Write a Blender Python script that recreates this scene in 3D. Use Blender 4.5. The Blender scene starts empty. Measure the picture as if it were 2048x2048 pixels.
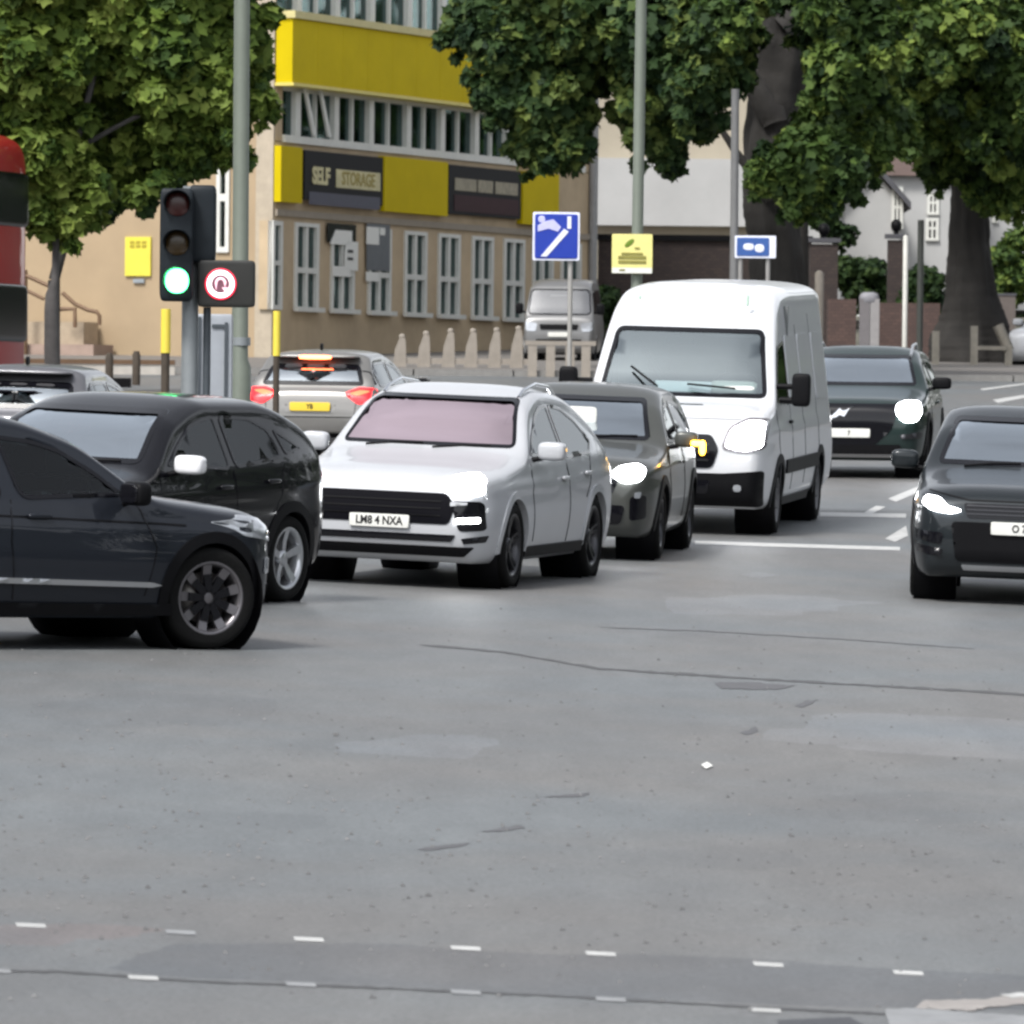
import bpy, bmesh, math, random
import numpy as np
from mathutils import Vector, Matrix
from mathutils.geometry import delaunay_2d_cdt
random.seed(7); rng = np.random.default_rng(7)
scene = bpy.context.scene
C = scene.collection
R = math.radians
# ------------------------------------------------------------------ camera
F = 16000.0            # focal length in pixels of the 2048 px photograph
HZ = 865.0             # eye level row
ROLL = R(0.6)
CAMZ = 3.1
cam_d = bpy.data.cameras.new('camera'); cam = bpy.data.objects.new('camera', cam_d); C.objects.link(cam)
cam_d.sensor_width = 36; cam_d.sensor_fit = 'HORIZONTAL'
cam_d.lens = 36 * F / 2048
cam_d.clip_start = 0.5; cam_d.clip_end = 3000
pitch = math.atan((1024 - HZ) / F)
fwd = Vector((0, math.cos(pitch), -math.sin(pitch)))
rt0 = Vector((1, 0, 0)); up0 = rt0.cross(fwd)
# photograph's verticals lean clockwise: camera rolled the other way
rt = rt0 * math.cos(ROLL) + up0 * math.sin(ROLL)
up = rt.cross(fwd)
M = Matrix((rt, up, -fwd)).transposed().to_4x4()
M.translation = Vector((0, 0, CAMZ))
cam.matrix_world = M
scene.camera = cam
cam_d.dof.use_dof = True; cam_d.dof.focus_distance = 66; cam_d.dof.aperture_fstop = 11
# ------------------------------------------------------------------ world, sun, exposure
SUN_AZ = R(215); SUN_EL = R(52)
w = bpy.data.worlds.new('World'); scene.world = w; w.use_nodes = True
nt = w.node_tree; nt.nodes.clear()
out = nt.nodes.new('ShaderNodeOutputWorld'); bg = nt.nodes.new('ShaderNodeBackground')
sky = nt.nodes.new('ShaderNodeTexSky'); sky.sky_type = 'NISHITA'; sky.sun_disc = False
sky.sun_elevation = SUN_EL; sky.sun_rotation = SUN_AZ
sky.air_density = 1.0; sky.dust_density = 1.2; sky.ozone_density = 1.0
bw = nt.nodes.new('ShaderNodeRGBToBW'); mx = nt.nodes.new('ShaderNodeMix'); mx.data_type = 'RGBA'
mx.inputs[0].default_value = 0.85
nt.links.new(sky.outputs[0], bw.inputs[0]); nt.links.new(sky.outputs[0], mx.inputs[6]); nt.links.new(bw.outputs[0], mx.inputs[7])
# thin cloud structure of the overcast
tc = nt.nodes.new('ShaderNodeTexCoord'); nz = nt.nodes.new('ShaderNodeTexNoise'); nz.inputs['Scale'].default_value = 2.2
nz.inputs['Detail'].default_value = 5
mr = nt.nodes.new('ShaderNodeMapRange'); mr.inputs[1].default_value = .3; mr.inputs[2].default_value = .7
mr.inputs[3].default_value = .8; mr.inputs[4].default_value = 1.25
mu = nt.nodes.new('ShaderNodeVectorMath'); mu.operation = 'SCALE'
nt.links.new(tc.outputs['Generated'], nz.inputs['Vector']); nt.links.new(nz.outputs[0], mr.inputs[0])
nt.links.new(mx.outputs[2], mu.inputs[0]); nt.links.new(mr.outputs[0], mu.inputs['Scale'])
nt.links.new(mu.outputs[0], bg.inputs[0]); bg.inputs[1].default_value = 0.14
nt.links.new(bg.outputs[0], out.inputs[0])
sd = bpy.data.lights.new('sun', 'SUN'); sd.energy = 1.5; sd.angle = R(14); sd.color = (1, .97, .93)
so = bpy.data.objects.new('sun', sd); C.objects.link(so)
sv = Vector((math.sin(SUN_AZ) * math.cos(SUN_EL), math.cos(SUN_AZ) * math.cos(SUN_EL), math.sin(SUN_EL)))
so.rotation_euler = sv.to_track_quat('Z', 'Y').to_euler()
scene.view_settings.view_transform = 'Standard'
scene.view_settings.look = 'None'
scene.view_settings.gamma = 1
scene.view_settings.use_curve_mapping = False
scene.view_settings.exposure = 1.35
scene.cycles.filter_width = 2.6
scene.cycles.max_bounces = 8
scene.cycles.transparent_max_bounces = 12

# ------------------------------------------------------------------ ground and pixel helpers
TILT = (HZ - 443) / F
def sstep(a, b, v):
    t = np.clip((v - a) / (b - a), 0, 1); return t * t * (3 - 2 * t)
def g(x, y):
    x = np.asarray(x, float); y = np.asarray(y, float)
    return TILT * np.minimum(y, 260) - 0.03 * np.clip(x, -12, 12) * (1 - sstep(72, 98, y))
def ray(px, py):
    v = fwd + rt * ((px - 1024) / F) + up * ((1024 - py) / F)
    return v
def at(px, py, Y):
    v = ray(px, py); k = Y / v.y
    return Vector((v.x * k, Y, CAMZ + v.z * k))
def hit(px, py):
    v = ray(px, py); lo, hi = 5., 400.
    f = lambda Y: CAMZ + v.z * Y / v.y - float(g(v.x * Y / v.y, Y))
    for _ in range(50):
        m = (lo + hi) / 2
        if f(m) > 0: lo = m
        else: hi = m
    return Vector((v.x * lo / v.y, lo, float(g(v.x * lo / v.y, lo))))
def onground(px, Y):
    v = at(px, 800, Y); return Vector((v.x, Y, float(g(v.x, Y))))
# ------------------------------------------------------------------ materials
def newmat(name):
    m = bpy.data.materials.new(name); m.use_nodes = True
    return m, m.node_tree, m.node_tree.nodes['Principled BSDF']
def mat(name, col, rough=.6, metal=0, coat=0, em=None, es=0, var=.12, scale=6, bump=0, bscale=40, spec=.5, coords='Object'):
    m, t, b = newmat(name)
    b.inputs['Base Color'].default_value = (*col, 1); b.inputs['Roughness'].default_value = rough
    b.inputs['Metallic'].default_value = metal; b.inputs['Coat Weight'].default_value = coat
    b.inputs['Coat Roughness'].default_value = .04; b.inputs['Specular IOR Level'].default_value = spec
    tcn = t.nodes.new('ShaderNodeTexCoord')
    if var:
        n = t.nodes.new('ShaderNodeTexNoise'); n.inputs['Scale'].default_value = scale; n.inputs['Detail'].default_value = 6
        n.inputs['Roughness'].default_value = .65
        t.links.new(tcn.outputs[coords], n.inputs['Vector'])
        r = t.nodes.new('ShaderNodeMapRange'); r.inputs[1].default_value = .25; r.inputs[2].default_value = .75
        r.inputs[3].default_value = 1 - var; r.inputs[4].default_value = 1 + var
        t.links.new(n.outputs[0], r.inputs[0])
        s = t.nodes.new('ShaderNodeVectorMath'); s.operation = 'SCALE'; s.inputs[0].default_value = col
        t.links.new(r.outputs[0], s.inputs['Scale']); t.links.new(s.outputs[0], b.inputs['Base Color'])
    if bump:
        n2 = t.nodes.new('ShaderNodeTexNoise'); n2.inputs['Scale'].default_value = bscale; n2.inputs['Detail'].default_value = 4
        t.links.new(tcn.outputs[coords], n2.inputs['Vector'])
        bp = t.nodes.new('ShaderNodeBump'); bp.inputs['Strength'].default_value = bump; bp.inputs['Distance'].default_value = .02
        t.links.new(n2.outputs[0], bp.inputs['Height']); t.links.new(bp.outputs[0], b.inputs['Normal'])
    if em:
        b.inputs['Emission Color'].default_value = (*em, 1); b.inputs['Emission Strength'].default_value = es
    return m
def paint(name, col, metal=.3, rough=.32):
    m = mat(name, col, rough, metal, .5, var=.03, scale=3, spec=.12)
    t = m.node_tree; b = t.nodes['Principled BSDF']; o = t.nodes['Material Output']
    geo = t.nodes.new('ShaderNodeNewGeometry'); d = t.nodes.new('ShaderNodeBsdfDiffuse'); d.inputs[0].default_value = (.012, .012, .013, 1)
    x = t.nodes.new('ShaderNodeMixShader')
    # back faces get the dark cabin trim colour
    t.links.new(geo.outputs['Backfacing'], x.inputs[0]); t.links.new(b.outputs[0], x.inputs[1]); t.links.new(d.outputs[0], x.inputs[2])
    t.links.new(x.outputs[0], o.inputs[0])
    return m
def glass(name, tint=(.55, .62, .62), gcol=(1, 1, 1), k=2.0, add=0.0):
    m = bpy.data.materials.new(name); m.use_nodes = True; t = m.node_tree; t.nodes.clear()
    o = t.nodes.new('ShaderNodeOutputMaterial'); x = t.nodes.new('ShaderNodeMixShader')
    tr = t.nodes.new('ShaderNodeBsdfTransparent'); tr.inputs[0].default_value = (*tint, 1)
    gl = t.nodes.new('ShaderNodeBsdfGlossy'); gl.inputs['Roughness'].default_value = .03; gl.inputs[0].default_value = (*gcol, 1)
    fr = t.nodes.new('ShaderNodeFresnel'); fr.inputs[0].default_value = 1.5
    mm = t.nodes.new('ShaderNodeMath'); mm.operation = 'MULTIPLY_ADD'; mm.use_clamp = True
    mm.inputs[1].default_value = k; mm.inputs[2].default_value = add
    t.links.new(fr.outputs[0], mm.inputs[0]); t.links.new(mm.outputs[0], x.inputs[0])
    t.links.new(tr.outputs[0], x.inputs[1]); t.links.new(gl.outputs[0], x.inputs[2]); t.links.new(x.outputs[0], o.inputs[0])
    return m
def emis(name, col, s):
    return mat(name, col, .3, em=col, es=s, var=0)
MT = dict(
    black=mat('black_plastic', (.006, .006, .007), .5, var=.1, spec=.1),
    gloss=mat('gloss_black', (.005, .005, .007), .15, coat=.0, var=0, spec=.35),
    rubber=mat('tyre_rubber', (.007, .007, .007), .8, var=.15, bump=.3, bscale=60, spec=.15),
    seat=mat('seat_fabric', (.03, .03, .033), .85),
    alloy=mat('alloy_silver', (.55, .56, .58), .28, .9, var=.03),
    alloyd=mat('alloy_dark', (.06, .06, .065), .3, .8, var=.03),
    disc=mat('brake_disc', (.2, .19, .18), .45, .8),
    chrome=mat('chrome', (.75, .76, .78), .12, 1, var=0),
    plate=mat('plate_white', (.7, .7, .66), .5, var=.03),
    platey=mat('plate_yellow', (.75, .55, .05), .5, var=.03),
    ink=mat('ink', (.01, .01, .012), .6, var=0),
    head=emis('headlight_lit', (.95, .97, 1.0), 13),
    headv=emis('headlight_violet_edge', (.55, .45, 1.0), 3.0),
    headoff=mat('headlight_lens', (.45, .47, .5), .12, .4, 1, var=.2, scale=20),
    drl=emis('daytime_light', (1, 1, 1), 9),
    amber=emis('indicator_lit', (1, .5, .03), 9),
    brake=emis('brake_light_lit', (1, .05, .02), 3.5),
    braked=emis('tail_light_red', (1, .01, .015), 1.0),
    brakew=emis('high_brake_light', (1, .14, .05), 6),
    redoff=mat('tail_lens', (.35, .02, .02), .2, coat=1, var=.1),
    glass=glass('car_glass', (.5, .56, .56), (.88, .95, 1), 6.5, .12),
    glassd=glass('car_side_glass', (.16, .19, .19), (.95, .98, 1), .8),
    glassc=glass('clear_side_glass', (.70, .78, .76), (.95, .98, 1), 1.0),
    glassp=glass('pink_reflection_glass', (.42, .34, .36), (1, .78, .81), 7.0, .46),  # pink of a polarised reflection is put into the glass colours
    glassv=glass('van_glass', (.62, .72, .72), (.85, .95, .97), 3.0, .16),
    bglass=glass('building_glass', (.35, .5, .5), (.8, .95, .95), .9, .0),
)
# ------------------------------------------------------------------ mesh helpers
class MB:
    def __init__(s): s.v = []; s.f = []; s.sm = []
    def add(s, V, Fc, smooth=False):
        b = len(s.v); s.v += [tuple(p) for p in V]; s.f += [tuple(i + b for i in f) for f in Fc]; s.sm += [smooth] * len(Fc); return s
    def box(s, c, d, rz=0, taper=1.0):
        x, y, z = d[0] / 2, d[1] / 2, d[2] / 2; V = []
        for sz in (-1, 1):
            k = taper if sz > 0 else 1
            for sx, sy in ((-1, -1), (1, -1), (1, 1), (-1, 1)):
                X, Y = sx * x * k, sy * y * k
                V.append((c[0] + X * math.cos(rz) - Y * math.sin(rz), c[1] + X * math.sin(rz) + Y * math.cos(rz), c[2] + sz * z))
        return s.add(V, [(0, 3, 2, 1), (4, 5, 6, 7), (0, 1, 5, 4), (1, 2, 6, 5), (2, 3, 7, 6), (3, 0, 4, 7)])
    def bx(s, x0, x1, y0, y1, z0, z1):
        return s.box(((x0 + x1) / 2, (y0 + y1) / 2, (z0 + z1) / 2), (abs(x1 - x0), abs(y1 - y0), abs(z1 - z0)))
    def tube(s, path, rad, n=12, cap=True):
        P = [Vector(p) for p in path]; rad = rad if hasattr(rad, '__len__') else [rad] * len(P)
        V = []; Fc = []
        ref = Vector((0, 0, 1)) if abs((P[-1] - P[0]).normalized().z) < .9 else Vector((1, 0, 0))
        for i, p in enumerate(P):
            d = (P[min(i + 1, len(P) - 1)] - P[max(i - 1, 0)]).normalized()
            a = d.cross(ref).normalized(); b = d.cross(a)
            for k in range(n):
                t = 2 * math.pi * k / n; V.append(p + (a * math.cos(t) + b * math.sin(t)) * rad[i])
        for i in range(len(P) - 1):
            for k in range(n):
                Fc.append((i * n + k, i * n + (k + 1) % n, (i + 1) * n + (k + 1) % n, (i + 1) * n + k))
        s.add(V, Fc, True)
        if cap: s.add(V[:n], [tuple(range(n))[::-1]]); s.add(V[-n:], [tuple(range(n))])
        return s
    def lathe(s, prof, axis='y', c=(0, 0, 0), n=32):
        V = []; Fc = []; m = len(prof)
        for k in range(n):
            t = 2 * math.pi * k / n
            for r, a in prof:
                if axis == 'y': V.append((c[0] + r * math.cos(t), c[1] + a, c[2] + r * math.sin(t)))
                elif axis == 'z': V.append((c[0] + r * math.cos(t), c[1] + r * math.sin(t), c[2] + a))
                else: V.append((c[0] + a, c[1] + r * math.cos(t), c[2] + r * math.sin(t)))
        for k in range(n):
            for i in range(m - 1):
                Fc.append((k * m + i, k * m + i + 1, ((k + 1) % n) * m + i + 1, ((k + 1) % n) * m + i))
        return s.add(V, Fc, True)
    def sup(s, c, d, e=.35, nu=20, nv=12, rot=None):
        V = []; Fc = []
        sp = lambda v, p: math.copysign(abs(v) ** p, v)
        for j in range(nv + 1):
            ph = -math.pi / 2 + math.pi * j / nv
            for i in range(nu):
                th = 2 * math.pi * i / nu
                p = Vector((d[0] / 2 * sp(math.cos(ph), e) * sp(math.cos(th), e), d[1] / 2 * sp(math.cos(ph), e) * sp(math.sin(th), e), d[2] / 2 * sp(math.sin(ph), e)))
                if rot: p = rot @ p
                V.append(p + Vector(c))
        for j in range(nv):
            for i in range(nu): Fc.append((j * nu + i, j * nu + (i + 1) % nu, (j + 1) * nu + (i + 1) % nu, (j + 1) * nu + i))
        return s.add(V, Fc, True)
    def prism(s, poly, y0, y1, axis='y'):
        n = len(poly); V = []
        for a in (y0, y1):
            for p in poly:
                V.append({'y': (p[0], a, p[1]), 'z': (p[0], p[1], a), 'x': (a, p[0], p[1])}[axis])
        return s.add(V, [tuple(range(n)), tuple(range(2 * n - 1, n - 1, -1))] + [(i, i + n, (i + 1) % n + n, (i + 1) % n) for i in range(n)])
    def mesh(s, name):
        me = bpy.data.meshes.new(name); me.from_pydata(s.v, [], s.f)
        me.polygons.foreach_set('use_smooth', s.sm); me.update(); return me
    def build(s, name, m, parent=None, label=None, recalc=False):
        me = s.mesh(name)
        if recalc:
            bm = bmesh.new(); bm.from_mesh(me); bmesh.ops.recalc_face_normals(bm, faces=bm.faces); bm.to_mesh(me); bm.free()
        me.materials.append(m)
        o = bpy.data.objects.new(name, me); C.objects.link(o); o.parent = parent
        if label: o['label'] = label
        return o
def tag(o, label=None, cat=None, group=None, kind=None):
    if label: o['label'] = label
    if cat: o['category'] = cat
    if group: o['group'] = group
    if kind: o['kind'] = kind
    return o
def empty(name, loc=(0, 0, 0), rz=0):
    o = bpy.data.objects.new(name, None); C.objects.link(o); o.location = loc; o.rotation_euler = (0, 0, rz); o.empty_display_size = .2
    return o
def copy_tree(o, parent=None):
    c = o.copy(); C.objects.link(c); c.parent = parent
    for ch in list(o.children): copy_tree(ch, c)
    return c
def text(s, size, m, parent, M4, depth=.004, name='lettering', bold=.0, sx=1.0):
    cu = bpy.data.curves.new('t', 'FONT'); cu.body = s; cu.size = size; cu.extrude = depth; cu.align_x = 'CENTER'; cu.align_y = 'CENTER'; cu.offset = bold
    cu.resolution_u = 3
    o = bpy.data.objects.new('t', cu); C.objects.link(o)
    dg = bpy.context.evaluated_depsgraph_get(); me = bpy.data.meshes.new_from_object(o.evaluated_get(dg))
    bpy.data.objects.remove(o)
    me.transform(Matrix.Diagonal((sx, 1, 1, 1))); me.transform(M4); me.materials.clear(); me.materials.append(m)
    ob = bpy.data.objects.new(name, me); C.objects.link(ob); ob.parent = parent
    return ob
def basis(X, Y, Z, o=(0, 0, 0)):
    m = Matrix((Vector(X), Vector(Y), Vector(Z))).transposed().to_4x4(); m.translation = Vector(o); return m

# ------------------------------------------------------------------ ground sheets
def sheet(name, xs, ys, zf, m, inside=None, kind='structure', parent=None):
    X, Y = np.meshgrid(xs, ys); Z = zf(X, Y); nx, ny = len(xs), len(ys)
    V = np.stack([X, Y, Z], -1).reshape(-1, 3)
    Fc = []
    for j in range(ny - 1):
        for i in range(nx - 1):
            if inside is None or inside((xs[i] + xs[i + 1]) / 2, (ys[j] + ys[j + 1]) / 2):
                a = j * nx + i; Fc.append((a, a + 1, a + nx + 1, a + nx))
    me = bpy.data.meshes.new(name); me.from_pydata(V.tolist(), [], Fc); me.polygons.foreach_set('use_smooth', [True] * len(Fc)); me.materials.append(m)
    o = bpy.data.objects.new(name, me); C.objects.link(o)
    if kind: o['kind'] = kind
    return o
def pip(P, poly):
    P = np.asarray(P, float); x, y = P[:, 0], P[:, 1]; ins = np.zeros(len(P), bool); n = len(poly)
    for i in range(n):
        x1, y1 = poly[i]; x2, y2 = poly[(i + 1) % n]
        if y1 == y2: continue
        c = ((y1 > y) != (y2 > y)) & (x < (x2 - x1) * (y - y1) / (y2 - y1) + x1); ins ^= c
    return ins
def dens(poly, step):
    o = []
    for i in range(len(poly)):
        a = np.array(poly[i], float); b = np.array(poly[(i + 1) % len(poly)], float)
        n = max(1, int(np.ceil(np.linalg.norm(b - a) / step)))
        for k in range(n): o.append(tuple(a + (b - a) * k / n))
    return o
def cdt(polys, step, inner=None):
    """triangles of polys[0] minus the others"""
    pts = []; ed = []
    for p in polys:
        d = dens(p, step); b = len(pts); n = len(d)
        pts += d; ed += [(b + i, b + (i + 1) % n) for i in range(n)]
    A = np.array(pts); lo = A.min(0); hi = A.max(0)
    gs = step * 1.3 if inner is None else inner
    gx = np.arange(lo[0] + gs / 2, hi[0], gs); gy = np.arange(lo[1] + gs / 2, hi[1], gs)
    if len(gx) and len(gy):
        G = np.stack(np.meshgrid(gx, gy), -1).reshape(-1, 2)
        k = pip(G, polys[0])
        for p in polys[1:]: k &= ~pip(G, p)
        G = G[k]
        if len(G):
            D = np.min(np.linalg.norm(G[:, None] - A[None], axis=2), 1); G = G[D > gs * .35]
            pts += [tuple(q) for q in G]
    r = delaunay_2d_cdt([Vector(p) for p in pts], ed, [], 0, 1e-6)
    V = np.array([tuple(v) for v in r[0]]); T = np.array([tuple(f) for f in r[2]])
    cen = V[T].mean(1); k = pip(cen, polys[0])
    for p in polys[1:]: k &= ~pip(cen, p)
    return V, T[k]
def ground_patch(name, poly, m, h=.005, step=.6, kind='structure', parent=None, sink=False):
    """poly in world XY"""
    V, T = cdt([poly], step)
    hh = np.full(len(V), h * .4 if h < .05 else h)
    if sink: hh[:len(dens(poly, step))] = -.0008
    Z = g(V[:, 0], V[:, 1]) + hh
    h0 = h; me = bpy.data.meshes.new(name); me.from_pydata(np.column_stack([V, Z]).tolist(), [], T.tolist())
    bm = bmesh.new(); bm.from_mesh(me)
    for f in bm.faces:
        if f.normal.z < 0: f.normal_flip()
    bm.to_mesh(me); bm.free()
    me.materials.append(m); o = bpy.data.objects.new(name, me); C.objects.link(o)
    if kind: o['kind'] = kind
    if parent: o.parent = parent
    return o
def pxpoly(pp): return [tuple(hit(*p)[:2]) for p in pp]
def rough_poly(pp, amp, step=8):
    """pixel polygon with ragged edges, mapped to the ground"""
    d = dens(pp, step); r = random.Random(len(pp) * 7 + int(pp[0][0]))
    return pxpoly([(p[0] + r.uniform(-amp, amp) * 2, p[1] + r.uniform(-amp, amp)) for p in d])

def asphalt(name, base, warm=.0):
    m, t, b = newmat(name)
    tcn = t.nodes.new('ShaderNodeTexCoord'); L = t.links.new
    def noise(sc, det=8, ro=.6, vec=None):
        n = t.nodes.new('ShaderNodeTexNoise'); n.inputs['Scale'].default_value = sc; n.inputs['Detail'].default_value = det; n.inputs['Roughness'].default_value = ro
        L(vec or tcn.outputs['Object'], n.inputs['Vector']); return n
    mp = t.nodes.new('ShaderNodeMapping'); mp.inputs['Scale'].default_value = (1, .28, 1); L(tcn.outputs['Object'], mp.inputs[0])
    big = noise(.55, 6, .62, mp.outputs[0]); mid = noise(3.2, 6, .6, mp.outputs[0]); fine = noise(38, 5, .75)
    cr = t.nodes.new('ShaderNodeValToRGB'); e = cr.color_ramp.elements
    e[0].position = .32; e[0].color = (base[0] * .85, base[1] * .85, base[2] * .87, 1)
    e[1].position = .72; e[1].color = (base[0] * 1.1, base[1] * 1.1, base[2] * 1.11, 1)
    L(big.outputs[0], cr.inputs[0])
    # warm/cool drift
    hue = noise(.35, 3, .5); mixc = t.nodes.new('ShaderNodeMix'); mixc.data_type = 'RGBA'; mixc.blend_type = 'MULTIPLY'; mixc.inputs[0].default_value = 1
    cr2 = t.nodes.new('ShaderNodeValToRGB'); f = cr2.color_ramp.elements
    f[0].position = .38; f[0].color = (.96, 1.0, 1.04, 1); f[1].position = .64; f[1].color = (1.06, 1.0, .97, 1)
    L(hue.outputs[0], cr2.inputs[0]); L(cr.outputs[0], mixc.inputs[6]); L(cr2.outputs[0], mixc.inputs[7])
    def scl(n, lo, hi):
        r = t.nodes.new('ShaderNodeMapRange'); r.inputs[1].default_value = .3; r.inputs[2].default_value = .7; r.inputs[3].default_value = lo; r.inputs[4].default_value = hi
        L(n.outputs[0], r.inputs[0]); return r
    s1 = scl(mid, .9, 1.08); s2 = scl(fine, .60, 1.40)
    mm = t.nodes.new('ShaderNodeMath'); mm.operation = 'MULTIPLY'; L(s1.outputs[0], mm.inputs[0]); L(s2.outputs[0], mm.inputs[1])
    sc = t.nodes.new('ShaderNodeVectorMath'); sc.operation = 'SCALE'; L(mixc.outputs[2], sc.inputs[0]); L(mm.outputs[0], sc.inputs['Scale'])
    L(sc.outputs[0], b.inputs['Base Color']); b.inputs['Roughness'].default_value = .56
    b.inputs['Specular IOR Level'].default_value = .45
    bp = t.nodes.new('ShaderNodeBump'); bp.inputs['Strength'].default_value = .35; bp.inputs['Distance'].default_value = .01
    ad = t.nodes.new('ShaderNodeMath'); ad.operation = 'ADD'; L(fine.outputs[0], ad.inputs[0]); L(mid.outputs[0], ad.inputs[1]); L(ad.outputs[0], bp.inputs['Height']); L(bp.outputs[0], b.inputs['Normal'])
    return m
A_road = asphalt('asphalt', (.122, .126, .124))
A_dark = asphalt('asphalt_newer', (.092, .096, .098))
A_red = asphalt('asphalt_reddish', (.138, .124, .119))
A_light = asphalt('asphalt_pale', (.146, .153, .155))
A_track = asphalt('asphalt_track', (.112, .116, .115))
A_crack = mat('crack_tar', (.062, .062, .064), .7, var=.3, scale=8)
A_tar = mat('tar_patch', (.070, .069, .073), .6, var=.2, scale=8)
M_white = mat('road_paint', (.42, .42, .41), .6, var=.3, scale=9)
M_worn = mat('road_paint_worn', (.22, .225, .23), .6, var=.3, scale=5)
M_pave = mat('paving', (.14, .13, .12), .8, var=.15, scale=3)
M_kerb = mat('kerb_stone', (.20, .195, .185), .8, var=.15)

xs = np.concatenate([np.linspace(-300, -30, 12), np.arange(-25, 25.1, 1.0), np.linspace(30, 300, 12)])
ys = np.concatenate([np.linspace(-20, 15, 6), np.arange(18, 120, .5), np.arange(121, 262, 4), np.linspace(270, 900, 10)])
sheet('road', xs, ys, lambda X, Y: g(X, Y), A_road)
# crossing band and patches near the camera
ground_patch('crossing_surface', rough_poly([(60, 1948), (330, 1885), (520, 1876), (760, 1884), (1100, 1899), (1500, 1913), (1800, 1930), (2300, 1960), (2300, 2030), (1640, 2022), (1150, 2003), (700, 1974), (420, 1965), (120, 1944)], 2.5), A_dark, .004, .3, sink=True)
ground_patch('red_surface_patch', rough_poly([(-60, 1838), (120, 1842), (380, 1850), (400, 1866), (210, 1885), (40, 1940), (-60, 1938)], 2.5), A_red, .004, .3, sink=True)
ground_patch('pale_surface_patch', rough_poly([(1560, 1425), (1700, 1416), (2200, 1440), (2200, 1535), (1900, 1520), (1640, 1500), (1480, 1476)], 4), A_light, .004, .5, sink=True)
def line_px(name, pts, wpx, m, h=.007, jag=1.2, kind='structure', closed=False):
    top = []; bot = []
    r = random.Random(int(pts[0][0]) + 3)
    P = []
    for i in range(len(pts) - 1):
        n = max(1, int(abs(pts[i + 1][0] - pts[i][0]) / 16))
        for k in range(n): P.append((pts[i][0] + (pts[i + 1][0] - pts[i][0]) * k / n, pts[i][1] + (pts[i + 1][1] - pts[i][1]) * k / n))
    P.append(pts[-1]); n = len(P)
    for i, p in enumerate(P):
        ww = wpx * (r.uniform(.45, 1.15) if jag else 1) * (min(1, .25 + min(i, n - 1 - i) / 3) if jag else 1)
        j = r.uniform(-jag, jag) * .5
        top.append((p[0], p[1] + j - ww / 2)); bot.append((p[0], p[1] + j + ww / 2))
    return ground_patch(name, pxpoly(top + bot[::-1]), m, h, .6, kind)
line_px('road_crack', [(840, 1290), (900, 1295), (1010, 1305), (1200, 1338), (1420, 1352), (1640, 1366), (1900, 1380), (2200, 1400)], 5, A_crack)
line_px('road_crack', [(1200, 1255), (1400, 1262), (1700, 1280), (1950, 1298)], 2, A_tar)
line_px('road_seam', [(-40, 1942), (120, 1944), (420, 1965), (700, 1974), (1100, 1992), (1300, 2003), (1560, 2018), (2200, 2050)], 5, A_crack)
ground_patch('tar_patch', rough_poly([(1428, 1366), (1500, 1364), (1590, 1372), (1560, 1380), (1440, 1378)], 1.5), A_tar, .008, .3)
for q in ([(1590, 1412), (1612, 1402), (1636, 1400), (1620, 1410), (1600, 1416)], [(1480, 1466), (1512, 1454), (1516, 1462), (1496, 1470)],
          [(828, 1700), (860, 1694), (938, 1686), (930, 1692), (860, 1702)], [(960, 1664), (1040, 1650), (1050, 1656), (1000, 1664)], [(1060, 1596), (1180, 1586), (1170, 1594)]):
    ground_patch('road_pothole', rough_poly(q, 1, 6), A_tar, .006, .3)
# crossing studs
st_root = None
studs = [(60, 1852, 1), (360, 1866, .5), (616, 1880, 1), (930, 1898, 1), (1200, 1909, 1), (1535, 1930, 1), (1815, 1947, 1),
         (-10, 1943, .8), (285, 1957, 1), (600, 1970, .5), (930, 1986, .9), (1220, 2000, .9), (1530, 2022, 1)]
xpos = ['at the far left', 'second from the left', 'third from the left', 'in the middle', 'right of the middle', 'second from the right', 'farthest right']
for i, (x, y, k) in enumerate(studs):
    hw_, sl = 30, .05
    P = [(x - hw_, y - 4 - hw_ * sl), (x + hw_, y - 4 + hw_ * sl), (x + hw_ + 3, y + 4 + hw_ * sl), (x - hw_ + 4, y + 4 - hw_ * sl)]
    o = ground_patch('crossing_stud', pxpoly(P), M_white if k == 1 else M_worn, .009, .1, None)
    row = 'far row, ' + xpos[i] if i < 7 else 'near row, ' + ['cut by the left edge', 'second from the left', 'faint, third from the left', 'fourth from the left', 'fifth from the left', 'last on the right'][i - 7]
    tag(o, 'white crossing mark on the road, ' + row, 'road marking', 'crossing marks on the road')
for q, m_ in (([(40, 1400), (300, 1370), (620, 1400), (560, 1450), (200, 1470), (30, 1450)], A_track), ([(1500, 1600), (1800, 1570), (2120, 1590), (2120, 1650), (1700, 1668)], A_track), ([(640, 1480), (900, 1450), (1060, 1480), (940, 1530), (700, 1540)], A_light),
              ([(1180, 1690), (1500, 1680), (1700, 1720), (1450, 1770), (1220, 1750)], A_track), ([(300, 1620), (620, 1600), (700, 1660), (420, 1700)], A_track), ([(1300, 1190), (1560, 1180), (1800, 1200), (1600, 1240), (1340, 1235)], A_light)):
    ground_patch('worn_patch', rough_poly(q, 7, 14), m_, .004, .4, sink=True)
V_, F_ = [], []
for i in range(900):
    px_, py_ = random.uniform(0, 2048), random.triangular(1180, 2048, 1700); p_ = hit(px_, py_); a_ = random.uniform(.004, .016); n_ = len(V_)
    V_ += [(p_.x - a_, p_.y - a_ * 2, p_.z + .001), (p_.x + a_, p_.y - a_, p_.z + .001), (p_.x + a_ * .6, p_.y + a_ * 2, p_.z + .001), (p_.x - a_ * .3, p_.y + a_, p_.z + a_)]; F_ += [(n_, n_ + 1, n_ + 3), (n_ + 1, n_ + 2, n_ + 3), (n_ + 2, n_, n_ + 3)]
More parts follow.
